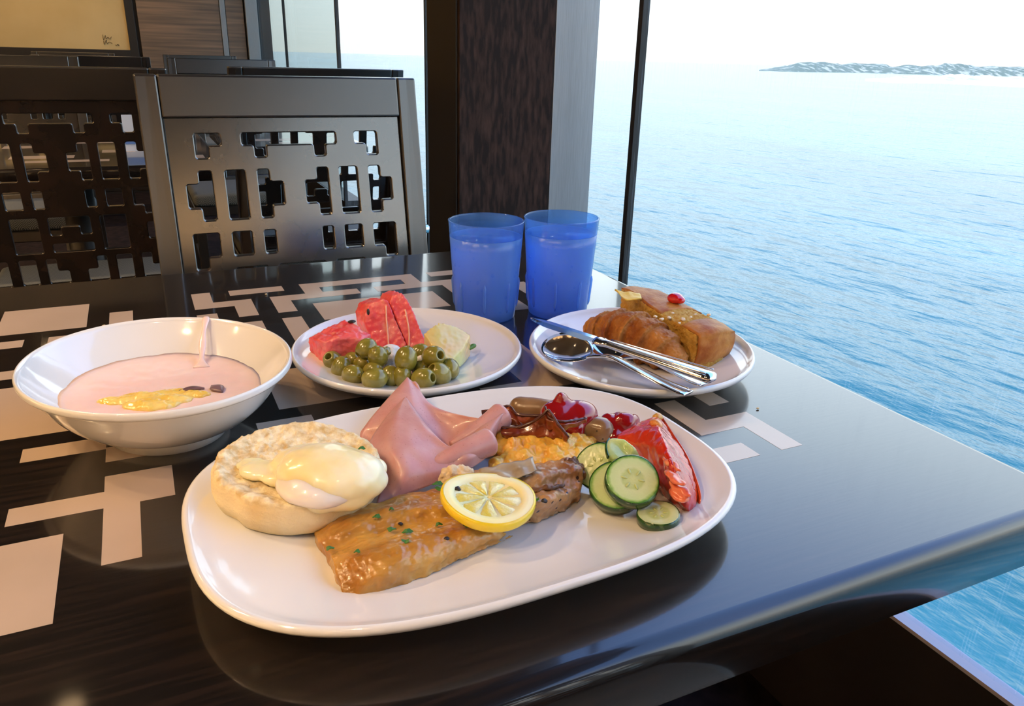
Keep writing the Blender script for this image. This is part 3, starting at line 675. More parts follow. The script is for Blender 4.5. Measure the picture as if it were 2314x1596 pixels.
# upright wedge
zw = lambda y: .7590+(790-y)*.000405
wl_ = [(845, 778), (826, 735), (824, 710), (833, 689), (866, 676), (878, 681), (897, 728), (920, 778), (915, 794), (885, 792)]
wr_ = [(881, 682), (888, 668), (908, 661), (921, 677), (933, 702), (950, 742), (972, 790), (930, 796), (921, 780), (898.5, 726)]
wm2 = thing('watermelon_wedge', 'tall pointed watermelon wedge standing in the middle of the fruit plate', 'fruit', (at(890, 790, .7585).x, at(890, 790, .7585).y, .7585))
o = prism('flesh', [at(x, y, zw(y)) for x, y in wl_], (-.004, .028, -.004), WM, wm2, .0011, 2, ((70, .0009), (240, .0006)), .96)
o2 = prism('flesh', [at(x, y, zw(y)) for x, y in wr_], (-.004, .030, -.004), WM, wm2, .0011, 2, ((70, .0009), (240, .0006)), .96)
for ln in (((871, 690), (873, 725), (876, 760), (878, 780)), ((914, 698), (922, 730), (924, 752), (919, 785))):
    zz = [zw(y)+.001 for x, y in ln]
    Q = [at(x, y, z) for (x, y), z in zip(ln, zz)]
    # settle the vein on the flesh surface
    dep = [(o if ln[0][0] < 890 else o2).closest_point_on_mesh(q-Vector(wm2.location)) for q in Q]
    Q = [Vector(wm2.location)+d[1] for d in dep]
    sweep('vein', spline(Q, 20), [.0009]*21, VEIN, wm2, n=6)
sd = thing('watermelon_seed', 'black watermelon seed at the left edge of the tall wedge', 'seed', at(833, 704, .796)); blob('seed', [(at(832, 705, .796), (.0016, .0022, .0036))], SEEDM, sd, .0005, 1)
MEL = M_('melon_flesh', (.72, .46, .17), .25, .5, col2=(.62, .62, .24), vscale=18, vlo=.4, vhi=.6, bump=(200, .12, .0010), sss=.4, ssr=(.012, .010, .005), coat=.4)
tp = [[at(957, 754, .790), at(975, 738, .795), at(999, 724, .799)], [at(985, 790, .780), at(1012, 765, .785), at(1036, 740, .790)], [at(1018, 818, .771), at(1045, 790, .776), at(1064, 757, .782)]]
ml = thing('melon_piece', 'pale yellow green melon piece at the right of the olives', 'fruit', (tp[1][1].x, tp[1][1].y, .7585))
o = sheet('flesh', tp, 16, 16, .01, MEL, ml, drop=.7590); bake(o, voxel=.0012, smooth=3, disp=((60, .0006), (240, .0004)))
STEMG = M_('green_stem', (.10, .22, .03), .35)
st = thing('green_stem', 'small green stem sticking out behind the melon piece', 'stem', at(1058, 787, .768)); sweep('stem', spline([at(1056, 789, .768), at(1066, 784, .769), at(1075, 780, .770)], 8), [.0018, .0022, .0024, .0025, .0025, .0025, .0024, .002, .0012], STEMG, st, n=10)
FETA = M_('white_cheese', (.82, .80, .78), .5, .3, col2=(.70, .68, .68), vscale=90, bump=(200, .6, .002), sss=.2)
fe = thing('white_cheese', 'white cheese lump half buried under the olives', 'cheese', at(886, 812, .764)); blob('lump', [(at(884, 808, .772), (.011, .009, .013)), (at(890, 822, .766), (.011, .010, .008)), (at(955, 818, .770), (.008, .007, .008))], FETA, fe, .001, 2, ((150, .0015),))
# olives
OLV = M_('green_olive', (.20, .17, .020), .22, .5, col2=(.29, .25, .045), vscale=90, vlo=.4, vhi=.7, sss=.15, ssr=(.003, .003, .001), coat=.5)
OLIN = M_('olive_inside', (.24, .17, .025), .4)
def olive_mesh(r, L, hole):
    V = []; Fc = []; n, m = 24, 18
    pts = []
    for i in range(m+1):
        a = PI*i/m; pts.append((r*(math.sin(a)**.92), -L*math.cos(a)))
    hr = r*.36
    if hole:
        pts = [p for p in pts if not (p[1] > 0 and p[0] < hr*1.15)]; zt = math.sqrt(max(0, 1-(hr*1.1/r)**2))*L
        pts += [(hr*1.1, zt), (hr, zt-.0006), (hr*.92, zt-.003), (hr*.85, zt-.007), (0, zt-.008)]
    for ra, z in pts:
        for k in range(n): V.append((ra*math.cos(2*PI*k/n), ra*math.sin(2*PI*k/n), z))
    for i in range(len(pts)-1):
        for k in range(n): Fc.append((i*n+k, i*n+(k+1) % n, (i+1)*n+(k+1) % n, (i+1)*n+k))
    me = bpy.data.meshes.new('olive'); me.from_pydata(V, [], Fc); bm = bmesh.new(); bm.from_mesh(me); bmesh.ops.remove_doubles(bm, verts=bm.verts, dist=1e-6); bmesh.ops.recalc_face_normals(bm, faces=bm.faces); bm.to_mesh(me); bm.free()
    me.polygons.foreach_set('use_smooth', [True]*len(me.polygons)); me.materials.append(OLV); return me
OM = {True: olive_mesh(.0094, .0112, True), False: olive_mesh(.0094, .0112, False)}
def olv(px, py, z, d, hole, s, label):
    p = at(640+px/4.132, 640+py/4.132, z); t = thing('olive', label, 'olive', p, 'pitted green olives')
    t.rotation_euler = frame(_rt*d[0]+_up*d[1]-_fw*d[2]).to_euler(); t.scale = (s, s, s)
    o = bpy.data.objects.new('flesh', OM[hole]); C.objects.link(o); o.parent = t
    if hole:
        cross = None
    else:
        sweep('pit_scar', [(-.0022, 0, .0111), (0, 0, .01135), (.0022, 0, .0111)], [.0002, .0006, .0002], OLIN, t, n=6, up=Vector((0, 1, 0)), world=False)
        sweep('pit_scar', [(0, -.0022, .0111), (0, 0, .01135), (0, .0022, .0111)], [.0002, .0006, .0002], OLIN, t, n=6, up=Vector((1, 0, 0)), world=False)
for a in ((462, 722, .7675, (-.25, .40, .85), True, .95, 'olive at the far left of the pile, hole turned up left'), (543, 790, .7675, (.3, .8, .2), False, 1.0, 'olive second from the left, below the holed one'), (650, 857, .768, (.75, -.1, .62), False, 1.0, 'olive lying sideways low at the left front, scar to the right'),
          (853, 893, .770, (.95, .1, -.1), False, 1.05, 'plump olive in the middle of the front row'), (645, 712, .7675, (.6, -.1, .6), False, .78, 'small olive behind, next to the lying watermelon wedge'), (735, 765, .7675, (.5, .3, .7), False, .90, 'olive inside the left half, under the broken one'),
          (835, 822, .770, (.7, .3, .5), False, .92, 'olive tucked behind the middle of the front row'), (775, 612, .7835, (-.6, -.6, .35), True, .98, 'broken olive on top at the left, slit open'), (888, 688, .7815, (-.1, .55, .82), False, 1.02, 'upper olive with a star shaped scar facing up'),
          (1003, 868, .767, (.2, -.8, .2), False, .90, 'shaded olive behind the ham tip, left'), (1112, 872, .768, (.05, .9, .40), True, .92, 'upright olive with its hole on top behind the ham tip'), (1146, 712, .7815, (.15, .95, .1), False, 1.10, 'big smooth olive standing right of the white cheese'),
          (1270, 660, .7755, (.6, .3, .2), False, 1.0, 'olive at the back between the watermelon and the melon'), (1402, 686, .781, (.66, .12, .70), True, 1.08, 'upper right olive with a round dark hole to the right'), (1553, 802, .7685, (.2, -.65, .70), False, 1.0, 'rightmost olive against the melon'),
          (1458, 850, .769, (-.60, .52, .58), True, 1.10, 'olive at the right front, hole turned up left'), (1310, 893, .768, (.82, .10, .52), True, 1.08, 'lying olive at the right front, hole to the right'), (1285, 808, .7685, (.3, .6, .7), False, .88, 'half hidden olive with a scar in the right half')):
    olv(*a)
ob = thing('olive_scrap', 'torn olive scrap beside the star scarred olive', 'olive', at(872, 793, .787)); blob('flesh', [(at(871, 791, .787), (.0045, .0035, .003)), (at(876, 797, .785), (.0035, .003, .003))], OLV, ob, .0006, 1, ((400, .001),))

# ================================================================== PASTRY PLATE
CRO = M_('croissant_crust', (.24, .062, .008), .5, .2, col2=(.50, .21, .045), vscale=40, vstretch=(1, 1, 1), vlo=.35, vhi=.65, detail=6, bump=(260, .6, .0018))
ca, cb = at(1328, 748, .772), at(1566, 826, .7665)
cmid = at(1425, 765, .7795)
cr = thing('croissant', 'golden brown croissant in front of the cake slice', 'croissant', (cmid.x, cmid.y, .759))
cpath = spline([Vector((.409, .668, .772)), Vector((.418, .640, .7775)), Vector((.430, .607, .781)), Vector((.4405, .574, .7755)), Vector((.4470, .546, .7665))], 120)
def crr(t): return .0025+.0215*(math.sin(PI*min(max(t*.96+.02, 0), 1))**.75)
def step(t):      # overlapping layers: radius jumps at every turn of the dough
    k = 7*t+.4; f = k-math.floor(k); return 1+.24*(f**1.4)-.12
rad = [(crr(i/120)*step(i/120)*(1.02), crr(i/120)*step(i/120)*.95) for i in range(121)]
o = sweep('crust', cpath, rad, CRO, cr, n=64, ripple=lambda t, th: .05*abs(math.sin(8*PI*(t+.05*math.cos(th))))+.02*noise.noise(Vector((t*60, math.cos(th)*3, math.sin(th)*3))))
bake(o, voxel=.0009, smooth=1, disp=((120, .0012), (400, .0008)))
SP = M_('cake_crumb', (.52, .27, .045), .7, .2, col2=(.64, .40, .10), vscale=60, vlo=.35, vhi=.65, bump=(420, .9, .002), sss=.2, ssr=(.008, .005, .002))
CRU = M_('cake_crust', (.34, .095, .014), .5, .25, col2=(.56, .25, .055), vscale=50, vlo=.35, vhi=.65, bump=(240, .5, .0014), coat=.04, crough=.25)
ck = thing('cake_slice', 'yellow sponge cake slice with a glazed brown crust and a cherry', 'cake', (.493, .62, .759))
# sponge: long block with a wavy top, seen on its cut side
topc = [[(.463, .553, .795), (.480, .551, .7985), (.500, .556, .796), (.515, .562, .790)],
        [(.4625, .583, .797), (.480, .583, .8005), (.502, .586, .798), (.520, .590, .790)],
        [(.462, .612, .7985), (.480, .613, .8005), (.502, .615, .798), (.521, .618, .790)],
        [(.461, .640, .803), (.480, .641, .8035), (.502, .643, .801), (.520, .645, .791)],
        [(.4605, .664, .8075), (.480, .666, .8065), (.500, .667, .803), (.517, .668, .792)],
        [(.4605, .684, .806), (.478, .686, .8055), (.496, .687, .8005), (.510, .687, .790)]]
o = sheet('sponge', topc, 18, 36, .01, SP, ck, drop=.7592); bake(o, voxel=.0012, smooth=2, disp=((60, .0012), (320, .0012), (800, .0006)))
def crust_rows(j0, j1): return [[Vector(p)+Vector((0, 0, .0012)) for p in r] for r in topc[j0:j1]]
def crn(p, u, v): return .0006*noise.noise(p*150)
# glazed crust in two runs with a crumbly cleft between, plus the browned end of the slice
sheet('crust', crust_rows(2, 6), 18, 24, .0022, CRU, ck, noise_fn=crn)
c2 = [[Vector(p)+Vector((0, -.001, .0012)) for p in topc[0]], [Vector(p)+Vector((0, -.006, .0012)) for p in topc[1]]]
endc = [[Vector((p[0]*.98+.010, p[1]+.002, .7605)) for p in topc[0]], [Vector((p[0], p[1]-.0050, .778)) for p in topc[0]], [Vector((p[0], p[1]-.0040, .790)) for p in topc[0]], c2[0], c2[1]]
sheet('crust', endc, 18, 26, .002, CRU, ck, noise_fn=lambda p, u, v: .0008*noise.noise(p*120)+.0004*noise.noise(p*500))
SUG = M_('sugar_glaze', (.80, .66, .50), .35, .5, bump=(300, .5, .001), sss=.2)
for (x, y, r_) in ((1495, 722, .0035), (1512, 718, .003), (1480, 716, .003), (1543, 722, .0036), (1560, 718, .0030), (1572, 712, .0026), (1602, 712, .0030), (1520, 708, .0025), (1535, 730, .0022)):
    p = at(x, y, .8005); blob('sugar_crumb', [(p, (r_*.8, r_*.7, r_*.45))], SUG, ck, .0006, 1, ((500, .0008),))
TORN = M_('cake_flap', (.80, .52, .06), .45, .5, col2=(.86, .64, .16), vscale=60, bump=(200, .5, .001), sss=.2)
sheet('torn_flap', [[at(1390, 653, .8125), at(1404, 659, .8105), at(1425, 660, .8100), at(1445, 662, .8090)], [at(1391, 655, .8120), at(1408, 667, .8085), at(1430, 669, .8080), at(1448, 668, .8080)], [at(1392, 657, .8110), at(1412, 676, .8062), at(1434, 676, .8065), at(1450, 674, .8070)]], 16, 12, .0018, TORN, ck, noise_fn=lambda p, u, v: .0012*noise.noise(p*200))
CHER = M_('glace_cherry', (.60, .006, .012), .10, .5, coat=1, crough=.04, sss=.3, ssr=(.01, .001, .001))
ch = thing('glace_cherry', 'shiny red glace cherry on top of the cake slice', 'cherry', at(1526, 675, .807)); blob('cherry', [(at(1526, 674, .8075), (.0088, .0080, .0058)), (at(1536, 678, .8065), (.006, .006, .004))], CHER, ch, .0007, 4)
# --- cutlery
def blade_knife():
    t0, t1 = at(1199, 720, .7900), at(1617, 857, .7895)
    kn = thing('table_knife', 'polished table knife laid across the front rim of the pastry plate', 'knife', ((t0+t1)/2))
    D = (t1-t0); Ln = D.length; d = D.normalized(); S = d.cross(Vector((0, 0, 1))).normalized()
    if S.y > 0: S = -S
    P = lambda t, s, z: t0+D*t+S*s+Vector((0, 0, z))
    # blade 0..0.40, thin with a curved cutting edge on the camera side
    V = []; Fc = []; n = 30
    for i in range(n+1):
        t = i/n*.42; wv = .0095*min(1, (i/n*3.2)**.6)*(1 if i < n*.86 else 1-.55*((i/n-.86)/.14)); bk = -.0062*(min(1, (i/n*4)**.7))
        for s, z in ((wv, 0), (0, .0009), (bk, .0011), (bk, -.0007), (0, -.0009)): V.append(P(t, s, z))
    for i in range(n):
        for k in range(5): Fc.append((i*5+k, i*5+(k+1) % 5, (i+1)*5+(k+1) % 5, (i+1)*5+k))
    Fc += [(0, 1, 2, 3, 4), tuple(n*5+k for k in range(5))]
    mesh('blade', V, Fc, STEEL, kn, smooth=False)
    hp = [P(.40+.60*i/40, 0, 0) for i in range(41)]
    def hw(u): 
        b = .0052+.0040*u; 
        if u < .10: b = .0062+.0035*math.sin(PI*u/.10)*.9
        if u > .95: b *= math.sqrt(max(.02, 1-((u-.95)/.05)**2))
        return (b, .0034+.0016*u if u < .95 else (.0050)*math.sqrt(max(.05, 1-((u-.95)/.05)**2)))
    hnd = sweep('handle', hp, [hw(i/40) for i in range(41)], STEEL, kn, n=20)
    for s in (-1, 1):    # raised edge threads
        sweep('edge_thread', [P(.47+.50*i/20, s*(.0036+.0030*i/20), .0036+.0014*i/20) for i in range(21)], [.0006]*21, STEEL, hnd, n=6)
blade_knife()
def spoon(label, head_c, hdir_end, hz0, zend, hl, hw_, roll=0, tilt=0):
    """spoon: oval bowl around head_c, handle to hdir_end"""
    t = thing('spoon', label, 'spoon', head_c)
    a = Vector(head_c); b = Vector(hdir_end); d = Vector((b.x-a.x, b.y-a.y, 0)).normalized(); s = Vector((d.y, -d.x, 0))
    V = []; Fc = []; n, m = 40, 10
    for layer, off in ((0, 0), (1, -.0012)):
        for j in range(m+1):
            r = 1-j/m
            for k in range(n):
                th = 2*PI*k/n; egg = 1+.14*math.cos(th)*-1
                u, v = hl*r*math.cos(th), hw_*r*egg*math.sin(th)
                V.append(a-d*(-u)+s*v+Vector((0, 0, hz0-a.z+.0085*(r*r)-.0085+off+tilt*u+roll*v)))
    for l in range(2):
        o_ = l*(m+1)*n
        for j in range(m):
            for k in range(n): Fc.append((o_+j*n+k, o_+j*n+(k+1) % n, o_+(j+1)*n+(k+1) % n, o_+(j+1)*n+k))
    q = (m+1)*n
    for k in range(n): Fc.append((k, (k+1) % n, q+(k+1) % n, q+k))
    mesh('spoon_bowl', V, Fc, STEEL, t)
    s0 = a+d*(hl*.96); s0.z = hz0+tilt*hl-.0008
    L = (Vector((b.x, b.y, 0))-Vector((s0.x, s0.y, 0))).length
    arch = [s0, s0+d*(L*.10)+Vector((0, 0, .004)), s0+d*(L*.25)+Vector((0, 0, .008)), s0+d*(L*.5)+Vector((0, 0, (zend-s0.z)*.5+.005)), s0+d*(L*.8)+Vector((0, 0, (zend-s0.z)*.8+.001)), Vector((b.x, b.y, zend))]
    Pp = spline(arch, 50); rd = []
    for i in range(51):
        u = i/50; w_ = .0032+.0062*max(0, (u-.25)/.75)**1.2; h_ = .0017-.0004*u
        if i > 47: w_ *= (1-.25*(i-47)/3)
        if u < .06: w_ = .0045-.0013*(u/.06)
        rd.append((w_, h_))
    h = sweep('handle', Pp, rd, STEEL, t, n=18)
    for sg_ in (-1, 1): sweep('edge_thread', [p+s*(sg_*rd[i][0]*.72)+Vector((0, 0, rd[i][1]*.75)) for i, p in enumerate(Pp) if 12 < i < 49], [.0005]*36, STEEL, h, n=6)
    return t
spoon('polished spoon with its bowl at the left edge of the pastry plate', at(1283, 789, .7765), at(1556, 889, .7785), .7785, .7785, .0290, .0200, roll=-.36, tilt=-.02)
spoon('second spoon between the croissant and the knife, bowl hidden under the knife', at(1372, 799, .7715), at(1592, 868, .7795), .7745, .7795, .024, .0150)
#SECTION4
# ================================================================== COOKED BREAKFAST
PZ = .7577
# --- half muffin
def bread_extra(nt, b, tc):
    N, L = nt.nodes, nt.links; g = N.new('ShaderNodeNewGeometry'); at_ = N.new('ShaderNodeAttribute'); at_.attribute_name = 'crumb'
    t = N.new('ShaderNodeTexNoise'); t.inputs['Scale'].default_value = 140; t.inputs['Detail'].default_value = 5; L.new(tc.outputs['Object'], t.inputs['Vector'])
    r = N.new('ShaderNodeValToRGB'); e = r.color_ramp.elements; e[0].position = .35; e[1].position = .62; e[0].color = (.60, .44, .22, 1); e[1].color = (.90, .80, .56, 1); L.new(t.outputs['Fac'], r.inputs[0])
    t2 = N.new('ShaderNodeTexNoise'); t2.inputs['Scale'].default_value = 25; L.new(tc.outputs['Object'], t2.inputs['Vector'])
    r2 = N.new('ShaderNodeValToRGB'); e = r2.color_ramp.elements; e[0].position = .4; e[1].position = .7; e[0].color = (.80, .68, .44, 1); e[1].color = (.66, .46, .20, 1); L.new(t2.outputs['Fac'], r2.inputs[0])
    mx = N.new('ShaderNodeMix'); mx.data_type = 'RGBA'; L.new(at_.outputs['Fac'], mx.inputs['Factor']); L.new(r2.outputs[0], mx.inputs['A']); L.new(r.outputs[0], mx.inputs['B']); L.new(mx.outputs['Result'], b.inputs['Base Color'])
BREAD = M_('bread', (.75, .6, .4), .85, .2, bump=(500, .6, .0015), sss=.15, ssr=(.006, .004, .002), extra=bread_extra)
mc_ = Vector((.0680, .4630, PZ+.001))
mu = thing('muffin_half', 'toasted half muffin with rough open crumb at the left of the platter', 'bread', mc_)
MR = Matrix.Rotation(-.40, 3, 'Z'); TILT = Matrix.Rotation(.10, 3, 'X')
V = []; Fc = []; CRB = []; n = 180
prof = [(.70, 0), (.86, .0012), (.96, .006), (1.0, .0125), (1.0, .018), (.985, .0225), (.965, .0245)]
rings = smoothprof(prof, 5); top_r = [(.955-.955*k/46, .0248) for k in range(47)]
allr = [(r, h, 0) for r, h in rings]+[(r, h, 1) for r, h in top_r]
for r, h, c in allr:
    for k in range(n):
        th = 2*PI*k/n; w_ = 1+.025*noise.noise(Vector((math.cos(th)*1.5, math.sin(th)*1.5, 2)))
        if not c: w_ += .012*noise.noise(Vector((math.cos(th)*6, math.sin(th)*6, h*150)))
        x, y = .0545*r*w_*math.cos(th), .0490*r*w_*math.sin(th); z = h
        notch = math.exp(-((th-4.05)/.16)**2); x *= 1-.05*notch; y *= 1-.05*notch
        if c:
            q = Vector((x, y, 0)); cr_ = max(0, min(1, (1-r)/.05))
            z += (.0016*noise.noise(q*120)+.0014*noise.noise(q*330)+.0008*noise.noise(q*800))*(.35+.65*cr_)+.0022*noise.noise(q*40)-.003*max(0, 1-((x+.0)**2+(y-.0)**2)/.0022)*0
            z += .0035*math.exp(-((r-.9)/.09)**2)
        v = MR @ Vector((x, y, z)); v = TILT @ v; V.append(v+Vector((0, 0, .0040))); CRB.append(float(c))
m_n = len(allr)
for j in range(m_n-1):
    for k in range(n): Fc.append((j*n+k, j*n+(k+1) % n, (j+1)*n+(k+1) % n, (j+1)*n+k))
Fc.append(tuple(range(n)))
o = mesh('bread', V, Fc, BREAD, mu, world=False)
atr = o.data.attributes.new('crumb', 'FLOAT', 'POINT'); atr.data.foreach_set('value', CRB)
# --- poached egg and hollandaise
EGGW = M_('poached_white', (.84, .78, .74), .25, .5, sss=.4, ssr=(.01, .008, .006), coat=.4)
HOL = M_('hollandaise', (.88, .76, .40), .24, .5, col2=(.92, .86, .62), vscale=35, vlo=.4, vhi=.65, bump=(160, .12, .001), sss=.4, ssr=(.012, .009, .004), coat=.4)
eg = thing('poached_egg', 'poached egg on the muffin, its white showing below the sauce', 'egg', at(735, 1095, .785))
RZ = Matrix.Rotation(-.35, 3, 'Z')
blob('egg_white', [(at(735, 1092, .790), (.030, .023, .0115), RZ), (at(680, 1118, .7850), (.012, .009, .0055), RZ)], EGGW, eg, .0012, 3, ((60, .0015),))
ho = thing('hollandaise', 'thick pale yellow hollandaise sauce coating the poached egg', 'sauce', at(740, 1075, .795))
blob('sauce', [(at(735, 1062, .795), (.030, .023, .0150), RZ), (at(765, 1072, .794), (.030, .024, .0150), RZ), (at(800, 1085, .790), (.022, .019, .0120), RZ), (at(690, 1048, .793), (.022, .017, .0110), RZ), (at(770, 1115, .786), (.020, .012, .011), RZ), (at(725, 1125, .786), (.012, .010, .010), RZ), (at(835, 1062, .786), (.012, .014, .008), RZ), (at(715, 1085, .790), (.020, .014, .012), RZ),
              (at(610, 1062, .7905), (.020, .011, .0045), RZ), (at(565, 1050, .7895), (.010, .008, .003), RZ), (at(640, 1080, .790), (.014, .008, .0045), RZ)], HOL, ho, .0011, 14, ((45, .0014), (160, .0004)))
# --- mortadella
MORT = M_('mortadella', (.53, .25, .235), .38, .5, col2=(.60, .32, .30), vscale=60, bump=(500, .12, .0006), sss=.3, ssr=(.010, .004, .003), coat=.15, extra=add_speck((.34, .13, .11), 330, .14, .45))
def fold(parent, pts, r0, r1):
    P = spline(pts, 40); d = (P[-1]-P[-2]).normalized(); n = len(P)
    R = [r0+(r1-r0)*(i/(n-1))**.8 for i in range(n)]
    for k in range(1, 7): P.append(P[n-1]+d*(r1*.45*math.sin(k/6*PI/2))); R.append(r1*max(.05, math.cos(k/6*PI/2))**.7)
    sweep('fold', P, R, MORT, parent, n=28)
def px_rows(rows): return [[at(*p) for p in r] for r in rows]
mb = px_rows([[(917, 856, .796), (919, 853, .797), (922, 853, .797), (926, 857, .796), (932, 862, .795), (938, 868, .794)],
              [(872, 905, .787), (900, 900, .790), (930, 905, .789), (955, 910, .786), (975, 915, .784), (985, 920, .782)],
              [(828, 958, .777), (880, 960, .780), (940, 960, .778), (1000, 965, .772), (1050, 955, .777), (1090, 946, .782)],
              [(814, 992, .770), (880, 1000, .770), (950, 1010, .766), (1030, 1010, .766), (1095, 975, .780), (1138, 934, .787)],
              [(850, 1060, .762), (900, 1060, .762), (960, 1060, .760), (1040, 1060, .762), (1095, 1035, .764), (1132, 958, .774)]])
m1 = thing('ham_slice', 'rear folded slice of pink mortadella, its tip over the plate rim', 'ham', mb[2][2]); sheet('slice', mb, 40, 40, .0018, MORT, m1)
fold(m1, [at(1020, 1008, .767), at(1060, 985, .772), at(1100, 962, .777), at(1132, 941, .7805)], .0035, .0105)
mf = px_rows([[(911, 902, .790), (913, 899, .791), (916, 898, .791), (919, 900, .791), (923, 905, .790), (927, 911, .789)],
              [(868, 948, .785), (890, 950, .790), (915, 953, .790), (940, 958, .789), (958, 963, .788), (972, 970, .786)],
              [(833, 1010, .776), (880, 1008, .785), (925, 1008, .785), (965, 1010, .782), (995, 1012, .780), (1018, 1010, .780)],
              [(866, 1065, .770), (905, 1060, .779), (960, 1060, .776), (1020, 1048, .775), (1060, 1028, .779), (1084, 1018, .776)],
              [(850, 1140, .7625), (900, 1125, .764), (960, 1102, .765), (1020, 1078, .766), (1070, 1055, .769), (1106, 1030, .770)]])
m2 = thing('ham_slice', 'front folded slice of pink mortadella with a rounded fold at the right', 'ham', mf[2][2]); sheet('slice', mf, 40, 40, .0018, MORT, m2)
fold(m2, [at(925, 1082, .7690), at(985, 1052, .7725), at(1040, 1026, .7760), at(1102, 1000, .7785)], .003, .0105)
# --- smoked fish
FISH = M_('golden_smoked_fish', (.33, .120, .012), .30, .5, col2=(.60, .33, .065), vscale=22, vstretch=(1, 2.2, 1), vlo=.35, vhi=.68, detail=6, bump=(170, .45, .0016), bstretch=(.5, 1.6, 1), sss=.1, ssr=(.006, .003, .001), coat=.35, crough=.12)
f1 = px_rows([[(706, 1196, .7615), (770, 1152, .766), (860, 1132, .767), (940, 1112, .768), (1030, 1100, .767)],
              [(715, 1215, .767), (790, 1185, .773), (880, 1160, .775), (960, 1145, .775), (1060, 1130, .771)],
              [(735, 1240, .767), (800, 1220, .768), (890, 1197, .769), (980, 1182, .769), (1090, 1165, .767)],
              [(752, 1265, .769), (830, 1250, .775), (920, 1228, .7765), (1020, 1205, .775), (1120, 1190, .769)],
              [(765, 1315, .765), (850, 1300, .770), (950, 1268, .771), (1050, 1235, .768), (1150, 1203, .764)],
              [(775, 1352, .7595), (850, 1340, .7595), (960, 1300, .7595), (1080, 1245, .7595), (1165, 1206, .7595)]])
fi = thing('fish_fillet', 'golden smoked fish fillet with a lengthwise groove at the front of the platter', 'fish', (f1[3][2].x, f1[3][2].y, PZ))
o = sheet('flesh', f1, 40, 40, .01, FISH, fi, drop=PZ+.0006); bake(o, voxel=.0011, smooth=2, disp=((55, .0016), (150, .0012), (420, .0006)))
FISH2 = M_('grilled_fish', (.22, .078, .018), .40, .5, col2=(.58, .33, .14), vscale=30, vstretch=(1, 1.6, 1), vlo=.35, vhi=.7, detail=7, bump=(220, .55, .0016), sss=.15, ssr=(.006, .003, .001), coat=.3, extra=add_speck((.05, .02, .015), 130, .14))
f2 = px_rows([[(1010, 1075, .768), (1060, 1064, .772), (1130, 1060, .775), (1200, 1046, .777), (1290, 1036, .779)],
              [(1015, 1090, .772), (1080, 1085, .779), (1150, 1085, .782), (1230, 1068, .783), (1316, 1060, .779)],
              [(1060, 1120, .773), (1120, 1118, .777), (1180, 1115, .776), (1250, 1097, .776), (1313, 1085, .772)],
              [(1090, 1150, .771), (1150, 1150, .776), (1200, 1140, .778), (1260, 1125, .776), (1308, 1112, .768)],
              [(1110, 1180, .760), (1170, 1180, .760), (1215, 1177, .7595), (1268, 1155, .7595), (1303, 1128, .7595)]])
fj = thing('fish_piece', 'darker browned fish piece under the right edge of the lemon', 'fish', (f2[2][2].x, f2[2][2].y, PZ))
o = sheet('flesh', f2, 36, 30, .01, FISH2, fj, drop=PZ+.0006); bake(o, voxel=.0011, smooth=2, disp=((70, .0022), (190, .0014), (500, .0006)))
SKIN = M_('fish_skin', (.30, .23, .15), .35, .5, col2=(.46, .38, .27), vscale=60, coat=.2)
sk = px_rows([[(1082, 1062, .782), (1120, 1050, .785), (1165, 1046, .786), (1205, 1036, .788)], [(1085, 1074, .783), (1125, 1068, .7855), (1170, 1062, .787), (1208, 1050, .789)], [(1092, 1086, .782), (1130, 1082, .785), (1175, 1078, .786), (1212, 1064, .787)]])
sheet('skin', sk, 18, 10, .0008, SKIN, fj, noise_fn=lambda p, u, v: .0030*noise.noise(p*120))
CHAR = M_('charred_fish', (.06, .024, .009), .4, .4, col2=(.20, .085, .03), vscale=60, bump=(260, .6, .002))
blob('charred_end', [(at(1290, 1044, .7785), (.006, .004, .0025)), (at(1304, 1056, .777), (.005, .005, .003)), (at(1310, 1072, .773), (.003, .005, .004))], CHAR, fj, .0009, 1, ((220, .0025), (600, .0008)))
blob('dark_crease', [(at(1150+14*k, 1118-2.4*k, .7775), (.0055, .0022, .0016), Matrix.Rotation(.1, 3, 'Z')) for k in range(9)], CHAR, fj, .0008, 1, ((260, .0018),))
FLAKE = M_('fish_flake', (.72, .56, .36), .6, .3, bump=(260, .7, .002))
blob('flaked_edge', [(at(1012, 1075, .777), (.006, .005, .005)), (at(1028, 1068, .779), (.006, .005, .005)), (at(1050, 1068, .779), (.006, .005, .0045))], FLAKE, fj, .0009, 1, ((220, .0025), (600, .001)))
# --- lemon slice
LPEEL = M_('lemon_peel', (.90, .62, .02), .32, .5, bump=(420, .25, .001), sss=.2, ssr=(.006, .004, .001), coat=.3)
LPITH = M_('lemon_pith', (.90, .82, .38), .45, .4, col2=(.92, .86, .55), vscale=60, sss=.4, ssr=(.01, .008, .003))
LSEG = M_('lemon_flesh', (.72, .60, .12), .18, .5, col2=(.86, .78, .38), vscale=90, vlo=.4, vhi=.7, bump=(330, .6, .0015), sss=.5, ssr=(.012, .010, .003), coat=.6)
le = thing('lemon_slice', 'bright yellow lemon slice lying across both fish pieces', 'lemon', (.1685, .3785, .7835)); le.rotation_euler = frame((.09, -.10, 1), (1, -.2, 0)).to_euler()
lr = .0300
lathe2 = lambda prof, n=72: ([(r*math.cos(2*PI*k/n), r*math.sin(2*PI*k/n)*.93, z) for r, z in prof for k in range(n)], [(j*n+k, j*n+(k+1) % n, (j+1)*n+(k+1) % n, (j+1)*n+k) for j in range(len(prof)-1) for k in range(n)])
bendz = lambda x, y: .0016*(x/lr)**2-.002*(y/lr)**2
def lem(name, V, Fc, mat, par=None): return mesh(name, [(x, y, z+bendz(x, y)) for x, y, z in V], Fc, mat, par or le, world=False)
